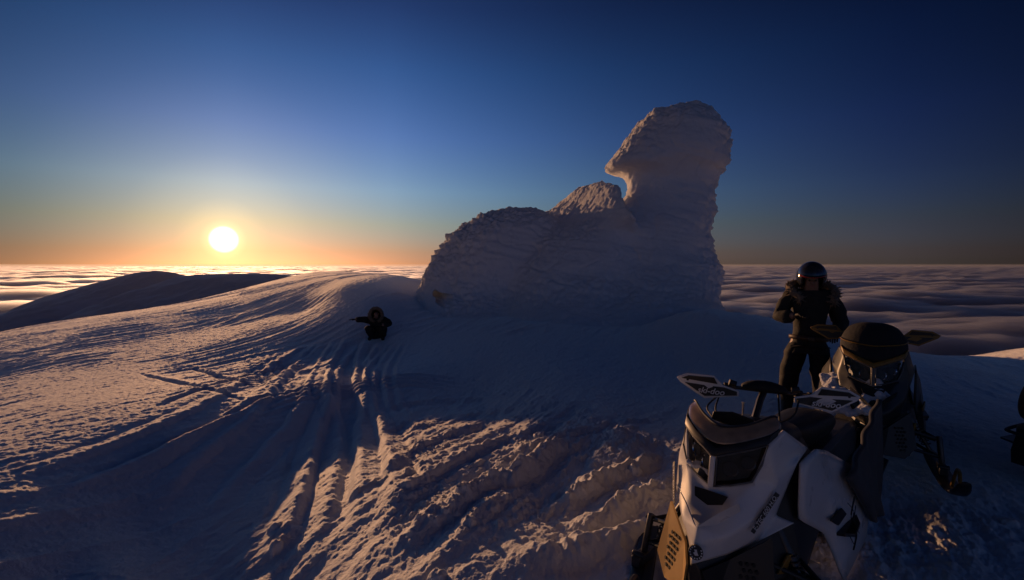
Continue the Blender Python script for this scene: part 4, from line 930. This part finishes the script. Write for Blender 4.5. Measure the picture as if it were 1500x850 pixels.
def on_sled(S, x, y, z):
    h = S.rotation_euler.z; return (S.location.x+x*math.cos(h)-y*math.sin(h), S.location.y+x*math.sin(h)+y*math.cos(h), S.location.z+z)
soft_pack('duffel_bag', (.18, .18, .31), on_sled(S3, -1.84, 0, .57), 10, M_brown, 'brown canvas pack standing on the back of the snowmobile at the right edge', 'bag', seed=4)
def tarp():
    # folded grey tarp leaning upright on the running board
    bm = bmesh.new(); A, B, Cc, D = Vector((-.82,.49,1.0)), Vector((-.08,.46,.66)), Vector((-.48,.55,.27)), Vector((-.86,.50,.29)); n = 16; G = []
    for i in range(n+1):
        row = []
        for j in range(n+1):
            u, v = i/n, j/n; p = A.lerp(B, u).lerp(D.lerp(Cc, u), v); p = p+Vector((0, .02*math.sin(u*9+v*3)*v+.012*math.sin(u*23), 0)); row.append(bm.verts.new(p))
        G.append(row)
    for i in range(n):
        for j in range(n): bm.faces.new((G[i][j], G[i+1][j], G[i+1][j+1], G[i][j+1]))
    o = link_bm(bm, 'tarp', M_tarp, None, sub=1); o.modifiers.new('solid', 'SOLIDIFY').thickness = .03
    o.location = S1.location; o.rotation_euler = S1.rotation_euler
    tag(o, 'grey folded tarp standing on the running board of the white snowmobile', 'tarp')
tarp()
def snow_cake(label, S, spots, seed):
    """wet snow caked on a machine: overlapping lumps fused into one crust"""
    bm = bmesh.new()
    for (x, y, z, r) in spots:
        b = bmesh.new(); bmesh.ops.create_icosphere(b, subdivisions=3, radius=r); bmesh.ops.scale(b, vec=(1, 1, .7), verts=b.verts); bmesh.ops.translate(b, vec=(x, y, z), verts=b.verts); me = bpy.data.meshes.new('t'); b.to_mesh(me); b.free(); bm.from_mesh(me); bpy.data.meshes.remove(me)
    me = bpy.data.meshes.new('snow_crust'); bm.to_mesh(me); bm.free(); t = bpy.data.objects.new('t', me); C.objects.link(t)
    m = t.modifiers.new('r', 'REMESH'); m.mode = 'VOXEL'; m.voxel_size = .012
    dg = bpy.context.evaluated_depsgraph_get(); em = t.evaluated_get(dg).to_mesh(); n = len(em.vertices)
    V = np.empty(n*3, np.float32); em.vertices.foreach_get('co', V); V = V.reshape(-1, 3).astype(float); Nn = np.empty(n*3, np.float32); em.vertices.foreach_get('normal', Nn); Nn = Nn.reshape(-1, 3)
    F = np.array([p.vertices[:] for p in em.polygons], np.int32); bpy.data.objects.remove(t)
    V += Nn*(.022*noise3(V, 9, seed)+.010*noise3(V, 26, seed+1)-.01)[:, None]
    o = mesh_from('snow_crust', V, F, M_rime); o.location = S.location; o.rotation_euler = S.rotation_euler; tag(o, label, 'snow')
rn = random.Random(2); spots = []
for k in range(60):
    t = rn.random(); y = -.36+.42*rn.random()**1.3; x = .58+.30*t-.35*abs(y)+.05; z = .765-.28*t+.07*rn.random()-.15*abs(y)
    spots.append((x, y, z, rn.uniform(.04, .075)))
snow_cake('lumpy snow caked over the nose of the black snowmobile', S2, spots, 3)
spots = [(.70+.05*rn.random()-.35*abs(y), y, .775+.12*abs(y)+rn.uniform(-.005, .03), rn.uniform(.008, .02)) for y in [-.17+.15*rn.random() for k in range(22)]]
snow_cake('small snow crust under the sunlit headlight of the white snowmobile', S1, spots, 7)

build_mist()
